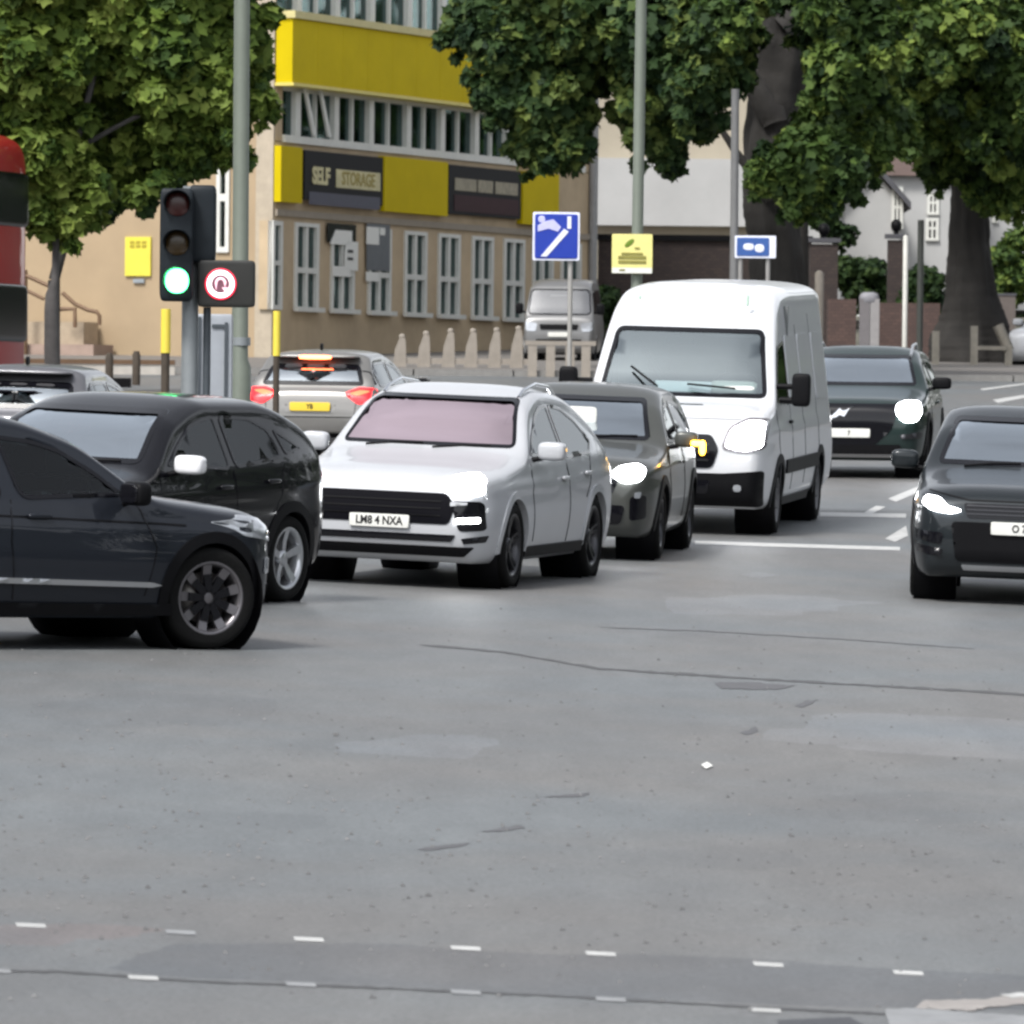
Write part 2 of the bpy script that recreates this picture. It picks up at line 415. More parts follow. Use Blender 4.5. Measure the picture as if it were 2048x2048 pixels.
me_ = bpy.data.meshes.new('road_grit'); me_.from_pydata(V_, [], F_); me_.materials.append(mat('grit', (.13, .13, .13), .8, var=.6, scale=1.5)); o = bpy.data.objects.new('road_grit', me_); C.objects.link(o); o['kind'] = 'stuff'
# stop lines and zigzags far right
for nm, pts, wp in (('stop_line', [(1390, 1086), (1800, 1098)], 7), ('stop_line', [(1640, 1029), (1812, 1032)], 8)):
    line_px(nm, pts, wp, M_white, .009, 0)
for q in ([(1776, 998), (1840, 972), (1848, 980), (1792, 1004)], [(1728, 1026), (1752, 1012), (1772, 1014), (1740, 1030)], [(1770, 1078), (1812, 1052), (1816, 1072), (1790, 1084)],
          [(1985, 800), (2048, 790), (2060, 794), (1996, 806)], [(1960, 778), (2060, 765), (2060, 768), (1966, 781)]):
    ground_patch('zigzag_marking', pxpoly(q), M_white, .009, .3)
for q in ([(1480, 1150), (1520, 1144), (1560, 1150), (1520, 1158)], ):
    ground_patch('worn_marking', rough_poly(q, 1, 6), A_light, .006, .3)
# painted worn block and iron cover in the near right corner
ground_patch('worn_marking', rough_poly([(1845, 2003), (1975, 2000), (2060, 1985), (2060, 2010), (1980, 2016), (1940, 2024), (1830, 2018)], 1.2, 10), mat('worn_buff_paint', (.27, .25, .235), .7, var=.2), .012, .2)
ground_patch('worn_marking', rough_poly([(1770, 2020), (1830, 2018), (2060, 2034), (2060, 2060), (1780, 2060)], 1.2, 10), M_worn, .010, .2)
ground_patch('worn_marking', rough_poly([(2000, 1992), (2070, 1985), (2070, 1996), (2020, 1998)], 1, 10), M_white, .016, .2)
cov = ground_patch('drain_cover', pxpoly([(1555, 2042), (1700, 2036), (1760, 2070), (1560, 2070)]), mat('cast_iron', (.04, .04, .045), .5, .5), .011, .2, None)
tag(cov, 'dark iron drain cover in the road at the bottom edge', 'drain cover')
lit = ground_patch('litter', pxpoly([(1402, 1532), (1414, 1526), (1426, 1534), (1412, 1540)]), MT['plate'], .02, .2, None)
tag(lit, 'small white scrap of litter lying on the grey road', 'litter')

# pavement in front of the building: kerb + slab
PY0 = 160.0
def pavz(X, Y): return g(X, Y) + .12
sheet('pavement', np.linspace(-60, 60, 61), np.concatenate([[PY0 + .3], np.arange(PY0 + 2, 262, 4)]), pavz, M_pave)
mb = MB()
for i in range(60):
    x0 = -60 + i * 2; mb.box((x0 + 1, PY0 + .15, float(g(x0, PY0)) + .06), (1.97, .3, .13))
o = mb.build('kerb', M_kerb); o['kind'] = 'structure'

# ================================================================== VEHICLES
def bez(poly, r=.3, n=5):
    """round the corners of a polygon; r = share of the shorter edge"""
    o = []; N = len(poly)
    for i in range(N):
        p0 = np.array(poly[i - 1], float); p = np.array(poly[i], float); p1 = np.array(poly[(i + 1) % N], float)
        d = min(np.linalg.norm(p0 - p), np.linalg.norm(p1 - p)) * min(r, .49)
        a = p + (p0 - p) / np.linalg.norm(p0 - p) * d; b = p + (p1 - p) / np.linalg.norm(p1 - p) * d
        for k in range(n + 1):
            t = k / n; o.append(tuple((1 - t) ** 2 * a + 2 * t * (1 - t) * p + t * t * b))
    return o
def shrink(poly, d):
    """inset polygon by d (simple)"""
    P = np.array(poly, float); n = len(P)
    A = .5 * sum(P[i][0] * P[(i + 1) % n][1] - P[(i + 1) % n][0] * P[i][1] for i in range(n))
    s = 1 if A > 0 else -1; o = []
    for i in range(n):
        e0 = P[i] - P[i - 1]; e1 = P[(i + 1) % n] - P[i]
        e0 = e0 / (np.linalg.norm(e0) + 1e-9); e1 = e1 / (np.linalg.norm(e1) + 1e-9)
        n0 = np.array([-e0[1], e0[0]]) * s; n1 = np.array([-e1[1], e1[0]]) * s
        m = n0 + n1; m /= (np.linalg.norm(m) + 1e-9); o.append(tuple(P[i] + m * d / max(.5, float(m @ n0))))
    return o
def smooth1(xs_, zs_, X):
    """monotone cubic (pchip)"""
    x = np.array(xs_, float); y = np.array(zs_, float); h = np.diff(x); d = np.diff(y) / h; m = np.zeros_like(y)
    for i in range(1, len(x) - 1):
        if d[i - 1] * d[i] > 0:
            w1 = 2 * h[i] + h[i - 1]; w2 = h[i] + 2 * h[i - 1]; m[i] = (w1 + w2) / (w1 / d[i - 1] + w2 / d[i])
    m[0] = d[0]; m[-1] = d[-1]
    X = np.clip(X, x[0], x[-1]); k = np.clip(np.searchsorted(x, X) - 1, 0, len(x) - 2); t = (X - x[k]) / h[k]
    return (2 * t**3 - 3 * t**2 + 1) * y[k] + (t**3 - 2 * t**2 + t) * h[k] * m[k] + (-2 * t**3 + 3 * t**2) * y[k + 1] + (t**3 - t**2) * h[k] * m[k + 1]
class Body:
    def __init__(s, top, bot, half, belt, H, W, tum=.27, cap=.14, n=3.0, bulge=.05, low=.25):
        s.xt = sorted(top); s.xn = s.xt[-1][0]; s.x0 = s.xt[0][0]
        G = np.linspace(s.x0, s.xn, 900); s.G = G
        f = lambda P: smooth1([p[0] for p in sorted(P)], [p[1] for p in sorted(P)], G)
        s.T = f(top); s.B = f(bot); s.Hf = f(half); s.Be = f(belt)
        s.H = H; s.W = W; s.tum = tum; s.cap = cap; s.n = n; s.bulge = bulge; s.low = low
    def zt(s, x): return np.interp(x, s.G, s.T)
    def zb(s, x): return np.interp(x, s.G, s.B)
    def hw(s, x): return np.interp(x, s.G, s.Hf)
    def belt(s, x): return np.interp(x, s.G, s.Be)
    def side(s, x, z):
        b = s.belt(x); t = np.clip((z - s.low) / (b - s.low), 0, 1)
        lo = .945 + s.bulge * np.sin(np.pi * np.minimum(t * 1.05, 1)) + .012 * np.exp(-((t - .82) / .07) ** 2)
        hi = .945 - s.tum * np.clip((z - b) / (s.H - b), 0, 1.2)
        return s.hw(x) * np.where(z < b, lo, hi)
    def full(s, x, z):
        zt = s.zt(x); zb = s.zb(x); cap = np.minimum(s.cap, (zt - zb) * .5); zs = zt - cap
        u = np.clip((z - zs) / cap, 0, 1)
        w_ = np.where(z <= zs, s.side(x, z), s.side(x, zs) * (1 - u ** s.n) ** (1 / s.n))
        return np.where((z > zt) | (z < zb), -1, w_)
    def mapS(s, sg):
        def f(P, off):
            x, z = P[:, 0], P[:, 1]; return np.column_stack([x, sg * (np.maximum(s.full(x, z), .02) + off), z])
        return f
    def mapX(s, sg, xin=0.0):
        def f(P, off):
            y, z = P[:, 0], P[:, 1]; lo = np.full(len(P), xin); hi = np.full(len(P), s.xn if sg > 0 else s.x0)
            for _ in range(26):
                m = (lo + hi) / 2; ins = s.full(m, z) >= np.abs(y); lo = np.where(ins, m, lo); hi = np.where(ins, hi, m)
            return np.column_stack([lo + sg * off, y, z])
        return f
def patch_mesh(name, polys, mp, off, thick, step):
    V, T = cdt(polys, step)
    A = mp(V, off)
    # orientation: make normals point away from the inner copy
    Bk = mp(V, off - thick)
    ed = {}
    for t in T:
        for i in range(3):
            a, b = t[i], t[(i + 1) % 3]; k = (min(a, b), max(a, b)); ed[k] = None if k in ed else (a, b)
    bd = [e for e in ed.values() if e is not None]
    n = np.zeros(3); v = np.zeros(3)
    for t in T[:60]:
        c = np.cross(A[t[1]] - A[t[0]], A[t[2]] - A[t[0]]); n += c
    v = (A - Bk).mean(0); flip = (n @ v) < 0
    F1 = [tuple(t[::-1]) if flip else tuple(t) for t in T.tolist()]
    nv = len(V); ids = {}; V2 = []
    for a, b in bd:
        for q in (a, b):
            if q not in ids: ids[q] = len(ids); V2.append(q)
    m_ = len(V2); P = np.vstack([A, A[V2], Bk[V2]])
    F2 = []
    for a, b in bd:
        i, j = nv + ids[a], nv + ids[b]; q = (i, i + m_, j + m_, j); F2.append(q[::-1] if flip else q)
    me = bpy.data.meshes.new(name); me.from_pydata(P.tolist(), [], F1 + F2)
    me.polygons.foreach_set('use_smooth', [True] * len(F1) + [False] * len(F2)); me.update()
    return me
class Car:
    def __init__(s, name, body, pm, wb, wr=.35, ra=None, track=None, label='', cat='car', group=None, holes=True):
        s.root = empty(name); tag(s.root, label, cat, group); s.b = body; s.pm = pm; s.wb = wb; s.wr = wr; s.ra = ra or wr + .06
        s.track = track or 2 * (body.W - .14); s.open = []
    def patch(s, name, where, poly, m, off=.006, thick=.02, step=.07, rnd=.25, hole=None, label=None, parent=None, xin=0.0, raw=False):
        poly = poly if raw else bez(poly, rnd)
        polys = [poly] + ([hole] if hole else [])
        res = []
        sides = {'L': [('s', 1)], 'R': [('s', -1)], 'S': [('s', 1), ('s', -1)], 'F': [('x', 1)], 'B': [('x', -1)], 'FF': [('x', 1), ('m', 1)], 'BB': [('x', -1), ('m', -1)]}[where]
        for k, sg in sides:
            pp = polys if k != 'm' else [[(-a, b) for a, b in q] for q in polys]
            mp = s.b.mapS(sg) if k == 's' else s.b.mapX(sg, xin)
            me = patch_mesh(name, pp, mp, off, thick, step if k == 's' or step > .085 else .035); me.materials.append(m)
            o = bpy.data.objects.new(name, me); C.objects.link(o); o.parent = parent or s.root
            if label: o['label'] = label
            res.append(o)
        return res
    def strip(s, name, where, pts, wd, m, off=.004, thick=.006):
        P = np.array(pts, float); L_, R_ = [], []
        for i in range(len(P)):
            d = P[min(i + 1, len(P) - 1)] - P[max(i - 1, 0)]; d /= np.linalg.norm(d) + 1e-9; nn = np.array([-d[1], d[0]]) * wd / 2
            L_.append(tuple(P[i] + nn)); R_.append(tuple(P[i] - nn))
        return s.patch(name, where, L_ + R_[::-1], m, off, thick, .08, raw=True)
    def window(s, where, poly, m, trim=.045, name='side_window', rnd=.2, gm=None, step=.09):
        poly = bez(poly, rnd); inn = shrink(poly, trim)
        s.open.append((where, shrink(poly, .02)))
        r = s.patch(name, where, poly, m, .002, .01, step, raw=True)
        t = s.patch('window_seal', where, poly, gm or MT['gloss'], .007, .02, step, hole=inn, raw=True)
        for a, b in zip(r, t): b.parent = a
        return r
    def body_mesh(s, nx=130):
        b = s.b; t = np.linspace(0, np.pi, nx); xs_ = (b.x0 + b.xn) / 2 - (b.xn - b.x0) / 2 * np.cos(t)
        xs_ = .5 * xs_ + .5 * np.linspace(b.x0, b.xn, nx)
        ns, nc = 22, 12; rings = []
        zt = b.zt(xs_); zb = b.zb(xs_); cap = np.minimum(b.cap, (zt - zb) * .5); zs = zt - cap
        weff = b.side(xs_, zs)
        V = []
        for i, x in enumerate(xs_):
            r = [(0, zb[i]), (b.side(x, zb[i]) * .55, zb[i])]
            zz = np.linspace(zb[i], zs[i], ns); ww = b.side(np.full(ns, x), zz)
            ww = ww - .05 * np.exp(-(zz - zb[i]) / .03)
            r += list(zip(ww, zz))
            th = np.linspace(0, np.pi / 2, nc + 1)[1:]
            r += [(weff[i] * math.cos(a) ** (2 / b.n) if math.cos(a) > 1e-6 else 0, zs[i] + cap[i] * math.sin(a) ** (2 / b.n)) for a in th]
            full = r + [(-y, z) for y, z in r[-2:0:-1]]
            rings.append(len(full)); V += [(x, y, z) for y, z in full]
        m_ = rings[0]; V = np.array(V); Fc = []
        for i in range(nx - 1):
            for k in range(m_):
                Fc.append((i * m_ + k, (i + 1) * m_ + k, (i + 1) * m_ + (k + 1) % m_, i * m_ + (k + 1) % m_))
        Fa = np.array(Fc); cen = V[Fa].mean(1); kill = np.zeros(len(Fa), bool)
        for xw in (s.wb / 2, -s.wb / 2):
            kill |= (np.hypot(cen[:, 0] - xw, cen[:, 2] - s.wr) < s.ra + .0) & (np.abs(cen[:, 1]) > b.W * .55)
        hwc = b.hw(cen[:, 0]); zc = cen[:, 2]
        nrm = np.cross(V[Fa[:, 1]] - V[Fa[:, 0]], V[Fa[:, 2]] - V[Fa[:, 0]]); nrm /= np.linalg.norm(nrm, axis=1)[:, None] + 1e-12
        for where, poly in s.open:
            if where in 'SLR':
                ok = pip(cen[:, [0, 2]], poly) & (np.abs(nrm[:, 1]) > .55)
                if where == 'L': ok &= cen[:, 1] > 0
                if where == 'R': ok &= cen[:, 1] < 0
            else:
                sg = 1 if where[0] == 'F' else -1
                q = cen[:, [1, 2]].copy()
                if len(where) > 1: q[:, 0] = np.abs(q[:, 0])
                ok = pip(q, poly) & (np.abs(nrm[:, 0]) > .12) & (cen[:, 0] * sg > .1)
                # side flanks excluded
                ok &= np.abs(cen[:, 1]) < b.full(cen[:, 0], cen[:, 2]) * 1.1 + .5
            kill |= ok
        Fk = Fa[~kill]
        Fl = [tuple(f) for f in Fk.tolist()] + [tuple(range(m_)), tuple(range((nx - 1) * m_, nx * m_))[::-1]]
        me = bpy.data.meshes.new('body'); me.from_pydata(V.tolist(), [], Fl)
        bm = bmesh.new(); bm.from_mesh(me); bmesh.ops.recalc_face_normals(bm, faces=bm.faces)
        # decide outward by the roof
        f = max(bm.faces, key=lambda f: f.calc_center_median().z)
        if f.normal.z < 0: bmesh.ops.reverse_faces(bm, faces=bm.faces)
        bmesh.ops.delete(bm, geom=[v for v in bm.verts if not v.link_faces], context='VERTS')
        bm.to_mesh(me); bm.free(); me.polygons.foreach_set('use_smooth', [True] * len(me.polygons)); me.materials.append(s.pm)
        o = bpy.data.objects.new('body', me); C.objects.link(o); o.parent = s.root
        # wheel wells and arch lips
        return o
    def arches(s, m=None, wd=.06, flare=.012):
        b = s.b; m = m or s.pm
        for xw in (s.wb / 2, -s.wb / 2):
            a = np.linspace(-.16, np.pi + .16, 30)
            o = [(xw + (s.ra + wd) * math.cos(t), s.wr + (s.ra + wd) * math.sin(t)) for t in a]
            i = [(xw + (s.ra - .035) * math.cos(t), s.wr + (s.ra - .035) * math.sin(t)) for t in a]
            zl = float(b.zb(xw)) + .005
            o = [(x, max(z, zl)) for x, z in o]; i = [(x, max(z, zl)) for x, z in i]
            s.patch('wheel_arch', 'S', o + i[::-1], m, flare, .06, .09, raw=True)
            for sg in (1, -1):
                mb = MB(); y0, y1 = b.W - .42, b.W - .06
                mb.lathe([(s.ra + .03, sg * y1), (s.ra + .03, sg * y0), (.02, sg * y0)], 'y', (xw, 0, s.wr), 24)
                mb.build('wheel_well', MT['black'], s.root)
    def wheels(s, rim=None, spokes=5, steer=0, rimr=.66, style='wide', cover=None):
        rim = rim or MT['alloy']; r = s.wr; w2 = .115; rr = r * rimr
        for xw in (s.wb / 2, -s.wb / 2):
            for sg in (1, -1):
                t = MB(); t.lathe([(rr, w2 * .86), (rr + .02, w2 * .98), (r - .05, w2), (r - .018, w2 * .9), (r - .004, w2 * .6), (r, 0), (r - .004, -w2 * .6), (r - .018, -w2 * .9), (r - .05, -w2), (rr, -w2 * .86), (rr - .02, -w2 * .8)], 'y', n=40)
                o = t.build('wheel', MT['rubber'], s.root)
                k = MB(); f = sg
                k.lathe([(rr + .004, f * w2 * .88), (rr - .012, f * w2 * .90), (rr - .03, f * w2 * .55), (rr - .035, -f * w2 * .8)], 'y', n=40)
                for q in range(spokes):
                    a = 2 * math.pi * q / spokes + .3
                    for da in ((-.12, .12) if style == 'twin' else (0,)):
                        wi, wo = (.030, .030) if style == 'twin' else (.05, .034)
                        if style == 'wide': wo = .07
                        a2 = a + da; u = Vector((math.cos(a2), 0, math.sin(a2))); p = Vector((-math.sin(a2), 0, math.cos(a2)))
                        u0 = Vector((math.cos(a), 0, math.sin(a)))
                        V = []
                        for (rad, wdt, dep) in ((.05, wi, .50), (rr * .55, (wi + wo) / 2, .56), (rr - .01, wo, .80)):
                            base = (u0 if rad < .1 else u) * rad
                            for yy in (dep, dep - .3):
                                V += [base + p * wdt / 2 + Vector((0, f * w2 * yy, 0)), base - p * wdt / 2 + Vector((0, f * w2 * yy, 0))]
                        Fc = []
                        for z_ in (0, 4):
                            Fc += [(z_, z_ + 1, z_ + 5, z_ + 4), (z_, z_ + 4, z_ + 6, z_ + 2), (z_ + 1, z_ + 3, z_ + 7, z_ + 5)]
                        k.add(V, Fc)
                k.lathe([(.0, f * w2 * .62), (.045, f * w2 * .62), (.07, f * w2 * .5), (.07, f * w2 * .1)], 'y', n=20)
                ri = k.build('rim', rim, o)
                d = MB(); d.lathe([(.0, f * w2 * .02), (rr * .72, f * w2 * .02), (rr * .72, -f * w2 * .1)], 'y', n=28)
                d.build('brake_disc', MT['disc'], o)
                d2 = MB(); d2.lathe([(.0, -f * w2 * .5), (rr - .03, -f * w2 * .5)], 'y', n=28); d2.build('wheel_back', MT['black'], o)
                o.location = (xw, sg * s.track / 2, r)
                if xw > 0: o.rotation_euler = (0, 0, steer)
    def mirror(s, x, z, m, w=.24, hgt=.15, arm=.06, cap=None, glassm=None, y=None):
        yb = float(s.b.full(np.array([x]), np.array([z]))[0]) if y is None else y
        for sg in (1, -1):
            k = MB(); k.sup((x, sg * (yb + arm + w / 2), z + .05), (.14, w, hgt), .5)
            o = k.build('door_mirror', m, s.root)
            a = MB(); a.tube([(x + .02, sg * (yb - .03), z - .04), (x, sg * (yb + arm + .04), z - .01)], .022, 8); a.build('mirror_arm', MT['black'], o)
            q = MB(); q.sup((x - .066, sg * (yb + arm + w / 2), z + .05), (.02, w * .86, hgt * .8), .5); q.build('mirror_glass', MT['gloss'], o)
    def handle(s, x, z, m=None):
        for sg in (1, -1):
            y = float(s.b.full(np.array([x]), np.array([z]))[0]); k = MB(); k.sup((x, sg * (y + .02), z), (.2, .035, .035), .5, 12, 8); k.build('door_handle', m or s.pm, s.root)
    def interior(s, xd, zf, zd, w, rows=((-.1, 1), (-1.05, 0)), hgt=.62):
        """floor, dashboard, seats, wheel"""
        k = MB(); k.bx(xd - 2.6, xd + .3, -w, w, zf - .04, zf)
        k.sup((xd + .15, 0, zd - .14), (.62, 2 * w, .3), .4)
        for x, fr in rows:
            for sg in ((1, -1) if fr else (1, 0, -1)):
                yy = sg * w * .5
                k.sup((x, yy, zf + .28), (.52, .46, .2), .4); k.sup((x - .26, yy, zf + hgt - .08), (.16, .46, .62), .4, rot=Matrix.Rotation(-.2, 3, 'Y'))
                k.sup((x - .34, yy, zf + hgt + .28), (.1, .25, .17), .5)
        k.build('interior', MT['seat'], s.root)
        r = MB(); P = []
        for i in range(21):
            t = i / 20 * 2 * math.pi; P.append((xd - .22 + .06 * math.sin(t), -w * .5 + .18 * math.cos(t), zd - .03 + .17 * math.sin(t)))
        r.tube(P, .015, 6, False); r.build('steering_wheel', MT['black'], s.root)
    def place(s, local, px, py, a, roll=0, pos=None):
        """local (x,y) ground point of the car stands at the pixel; a = world heading angle"""
        h = Vector((math.cos(a), math.sin(a))); l = Vector((-h.y, h.x))
        P = hit(px, py) if pos is None else pos
        o = Vector((P.x, P.y)) - h * local[0] - l * local[1]
        z0 = float(g(o.x, o.y)); e = .8
        fz = (float(g(*(o + h * e))) - float(g(*(o - h * e)))) / (2 * e); lz = (float(g(*(o + l * e))) - float(g(*(o - l * e)))) / (2 * e)
        f3 = Vector((h.x, h.y, fz)).normalized(); l3 = Vector((l.x, l.y, lz)); u3 = f3.cross(l3).normalized(); l3 = u3.cross(f3)
        s.root.matrix_world = basis(f3, l3, u3, (o.x, o.y, z0)); return s
    def platetext(s, txt, where, y, z, size, w_=.52, h_=.11, m=None):
        sg = 1 if where == 'F' else -1; mp = s.b.mapX(sg)
        p = mp(np.array([[y, z + h_ / 2], [y, z - h_ / 2]]), .012); x = float(max(sg * p[0, 0], sg * p[1, 0])) * sg
        k = MB(); k.sup((x + sg * .006, y, z), (.02, w_, h_), .12, 24, 8); o = k.build('number_plate', m or MT['plate'], s.root)
        if txt:
            text(txt, size, MT['ink'], o, basis((0, sg, 0), (0, 0, 1), (sg, 0, 0), (x + sg * .018, y, z)), .002, 'lettering', .002, .86)
        return o

def scaled(P, sx, sz): return [(x * sx, z * sz) for x, z in P]
def suv_body(L=4.7, W=.96, H=1.62, hood=1.0, cowl=(1.02, 1.08), roof=((.15, 1.53), (-.35, 1.62)), rear=((-1.1, 1.60), (-1.75, 1.48), (-2.1, 1.22)), nose=.66, wb=2.8, fo=.92, belt=(.96, 1.02, 1.06), tum=.27, zbot=.22, plan=.40, rplan=.22, tail=1.0, cap=.14, bulge=.05):
    xn = wb / 2 + fo; x0 = xn - L
    top = [(xn, nose), (xn - .035, nose + .14), (xn - .11, hood - .09), (xn - .28, hood - .03), (xn - .7, hood + .02), (cowl[0], cowl[1])] + list(roof) + list(rear) + [(x0 + .07, tail), (x0, tail - .25)]
    bot = [(xn, .42), (xn - .06, .30), (xn - .2, zbot), (0, zbot), (x0 + .3, zbot + .02), (x0 + .08, .32), (x0, .45)]
    half = [(xn, W * (1 - plan)), (xn - .05, W * (1 - plan * .62)), (xn - .16, W * (1 - plan * .36)), (xn - .4, W * (1 - plan * .13)), (xn - .75, W * .99), (0, W), (x0 + .9, W), (x0 + .35, W * (1 - rplan * .2)), (x0 + .1, W * (1 - rplan * .5)), (x0, W * (1 - rplan))]
    bl = [(xn, belt[0]), (0, belt[1]), (x0, belt[2])]
    return Body(top, bot, half, bl, H, W, tum, cap, 3.0, bulge, .25)

WQ = []
# ---------------------------------------------------------------- white SUV, pink windscreen, facing the camera
P_white = paint('pearl_white_paint', (.46, .47, .49), .10, .3)
b = suv_body(L=4.72, W=.965, H=1.69, hood=1.03, cowl=(1.0, 1.14), roof=((.28, 1.58), (-.3, 1.68)), rear=((-.9, 1.645), (-1.6, 1.42), (-2.05, 1.13)), nose=.64, wb=2.81, fo=.92, tum=.29, plan=.36)
c = Car('white_suv', b, P_white, 2.81, .365, label='white SUV with lit headlights and a windscreen coloured by its pink reflection, facing the camera')
c.window('F', [(-.77, 1.165), (.77, 1.165), (.63, 1.585), (-.63, 1.585)], MT['glassp'], .03, 'windscreen', .16)
sw1 = [(.74, 1.10), (.50, 1.26), (.14, 1.445), (-.1, 1.51), (-.36, 1.53), (-.36, 1.06)]
sw2 = [(-.42, 1.06), (-.42, 1.53), (-.8, 1.50), (-1.15, 1.39), (-1.48, 1.20), (-1.30, 1.09)]
c.window('S', sw1, MT['glassd'], .03); c.window('S', sw2, MT['glassd'], .03)
c.window('B', [(-.62, 1.14), (.62, 1.14), (.5, 1.42), (-.5, 1.42)], MT['glassd'], .04, 'rear_window')
c.patch('grille', 'F', [(-.64, .70), (-.56, .805), (.56, .805), (.64, .70), (.60, .545), (-.60, .545)], mat('grille_void', (.004, .004, .006), .6, var=0, spec=.05), .008, .03, rnd=.3)
MGB = mat('grille_mesh_grey', (.018, .013, .018), .5, spec=.2)
for z in (.61, .67, .73): c.patch('grille_bar', 'F', [(-.52, z), (.52, z), (.52, z + .012), (-.52, z + .012)], MT['black'], .014, .01, rnd=.1)
c.patch('headlight', 'FF', [(.50, .87), (.60, .96), (.74, .985), (.84, .93), (.85, .80), (.66, .79)], MT['head'], .022, .04, rnd=.3, label='lit headlight')
c.patch('bumper_intake', 'FF', [(.60, .745), (.85, .745), (.87, .50), (.68, .49)], MT['gloss'], .006, .03, rnd=.2)
c.patch('fog_light', 'FF', [(.645, .555), (.83, .565), (.83, .61), (.66, .60)], MT['drl'], .016, .02, rnd=.3)
c.patch('bumper_blade', 'FF', [(.60, .70), (.74, .715), (.74, .735), (.60, .735)], c.pm, .02, .02)
c.patch('lower_intake', 'F', [(-.66, .46), (.66, .46), (.62, .40), (-.62, .40)], MT['gloss'], .006, .03, rnd=.3)
c.patch('bumper_slot', 'FF', [(.70, .43), (.88, .46), (.86, .40), (.72, .385)], MT['gloss'], .007, .03, rnd=.2)
c.patch('chin_spoiler', 'F', [(-.80, .36), (.80, .36), (.72, .275), (-.72, .275)], MT['black'], .012, .04, rnd=.2)
c.platetext('LM8 4 NXA', 'F', 0, .555, .095)
for xx in ([(.80, 1.04), (.86, .80), (.80, .38)], [(-.40, 1.06), (-.42, .75), (-.38, .35)], [(-1.28, 1.08), (-1.14, .82), (-1.0, .72)]): c.strip('door_seam', 'S', xx, .010, MT['black'])
c.patch('sill', 'S', [(-1.0, .34), (1.0, .34), (1.0, .25), (-1.0, .25)], MT['black'], .012, .04, rnd=.1)
c.handle(-.22, .90); c.handle(-1.05, .93)
c.mirror(.68, 1.10, c.pm, .24, .16)
c.body_mesh(); c.arches(wd=.03); c.wheels(MT['alloyd'], 5, style='twin', rimr=.72)
c.interior(.85, .45, 1.06, .66, ((-.05, 1), (-.95, 0)))
for sg in (1, -1):
  k = MB(); k.tube([(.15, sg * .60, 1.585), (.02, sg * .60, 1.64), (-.4, sg * .60, 1.695), (-.9, sg * .59, 1.665), (-1.2, sg * .58, 1.57)], .016, 8); k.build('roof_rail', MT['chrome'], c.root)
A_MAC = R(270 - 14.4)
WQ.append((c, 1.15)); c.place((1.405, c.track / 2), 1000, 1175, A_MAC)
white_suv = c

# ---------------------------------------------------------------- dark grey SUV with orange mirror light
P_grey = paint('olive_grey_paint', (.075, .078, .072), .35, .32)
b = suv_body(L=4.4, W=.91, H=1.60, hood=.98, cowl=(.95, 1.07), roof=((.25, 1.46), (-.25, 1.585)), rear=((-1.0, 1.585), (-1.6, 1.50), (-2.0, 1.2)), wb=2.65, fo=.88, plan=.34)
c = Car('grey_suv', b, P_grey, 2.65, .34, label='dark grey SUV with one lit headlight and orange mirror indicator, between white SUV and van')
c.window('F', [(-.68, 1.09), (.68, 1.09), (.57, 1.48), (-.57, 1.48)], MT['glass'], .04, 'windscreen', .15)
c.window('S', [(.66, 1.08), (.45, 1.20), (.1, 1.39), (-.38, 1.44), (-.38, 1.05)], MT['glassd'], .03)
c.window('S', [(-.46, 1.05), (-.46, 1.44), (-1.05, 1.41), (-1.5, 1.28), (-1.5, 1.10)], MT['glassd'], .03)
c.patch('grille', 'F', [(-.56, .80), (.56, .80), (.50, .62), (-.50, .62)], MT['gloss'], .008, .03)
c.patch('headlight', 'FF', [(.46, .80), (.54, .88), (.70, .91), (.79, .86), (.76, .75), (.60, .72)], MT['head'], .022, .04, rnd=.42, label='lit headlight')
c.patch('bumper_intake', 'F', [(-.62, .52), (.62, .52), (.58, .34), (-.58, .34)], MT['gloss'], .007, .03)
c.patch('bumper_intake', 'FF', [(.66, .60), (.80, .62), (.80, .40), (.66, .38)], MT['gloss'], .007, .03)
c.patch('fog_light', 'FF', [(.70, .64), (.76, .65), (.75, .59), (.70, .59)], MT['headoff'], .014, .02)
c.platetext('', 'F', 0, .57, .09)
for xx in ([(.78, 1.02), (.84, .80), (.78, .38)], [(-.42, 1.05), (-.44, .75), (-.40, .35)]): c.strip('door_seam', 'S', xx, .010, MT['black'])
c.handle(-.22, .88); c.mirror(.62, 1.06, c.pm, .22, .15)
k = MB(); k.sup((.71, 1.12, 1.08), (.06, .12, .05), .5); k.sup((.71, 1.17, 1.04), (.06, .06, .14), .8); k.build('mirror_indicator_flare', MT['amber'], c.root, 'lit orange indicator on the mirror, star flare built in')  # upright lobe adds the lamp's star flare as a glowing shape
c.body_mesh(); c.arches(MT['black'], wd=.05); c.wheels(MT['alloyd'], 5)
c.interior(.8, .45, 1.03, .62)
k = MB(); k.sup((.62, .0, 1.30), (.02, .3, .16), .3); k.build('windscreen_sticker', MT['plate'], c.root)
WQ.append((c, 1.10)); c.place((1.325, c.track / 2), 1298, 1118, R(270 - 7))

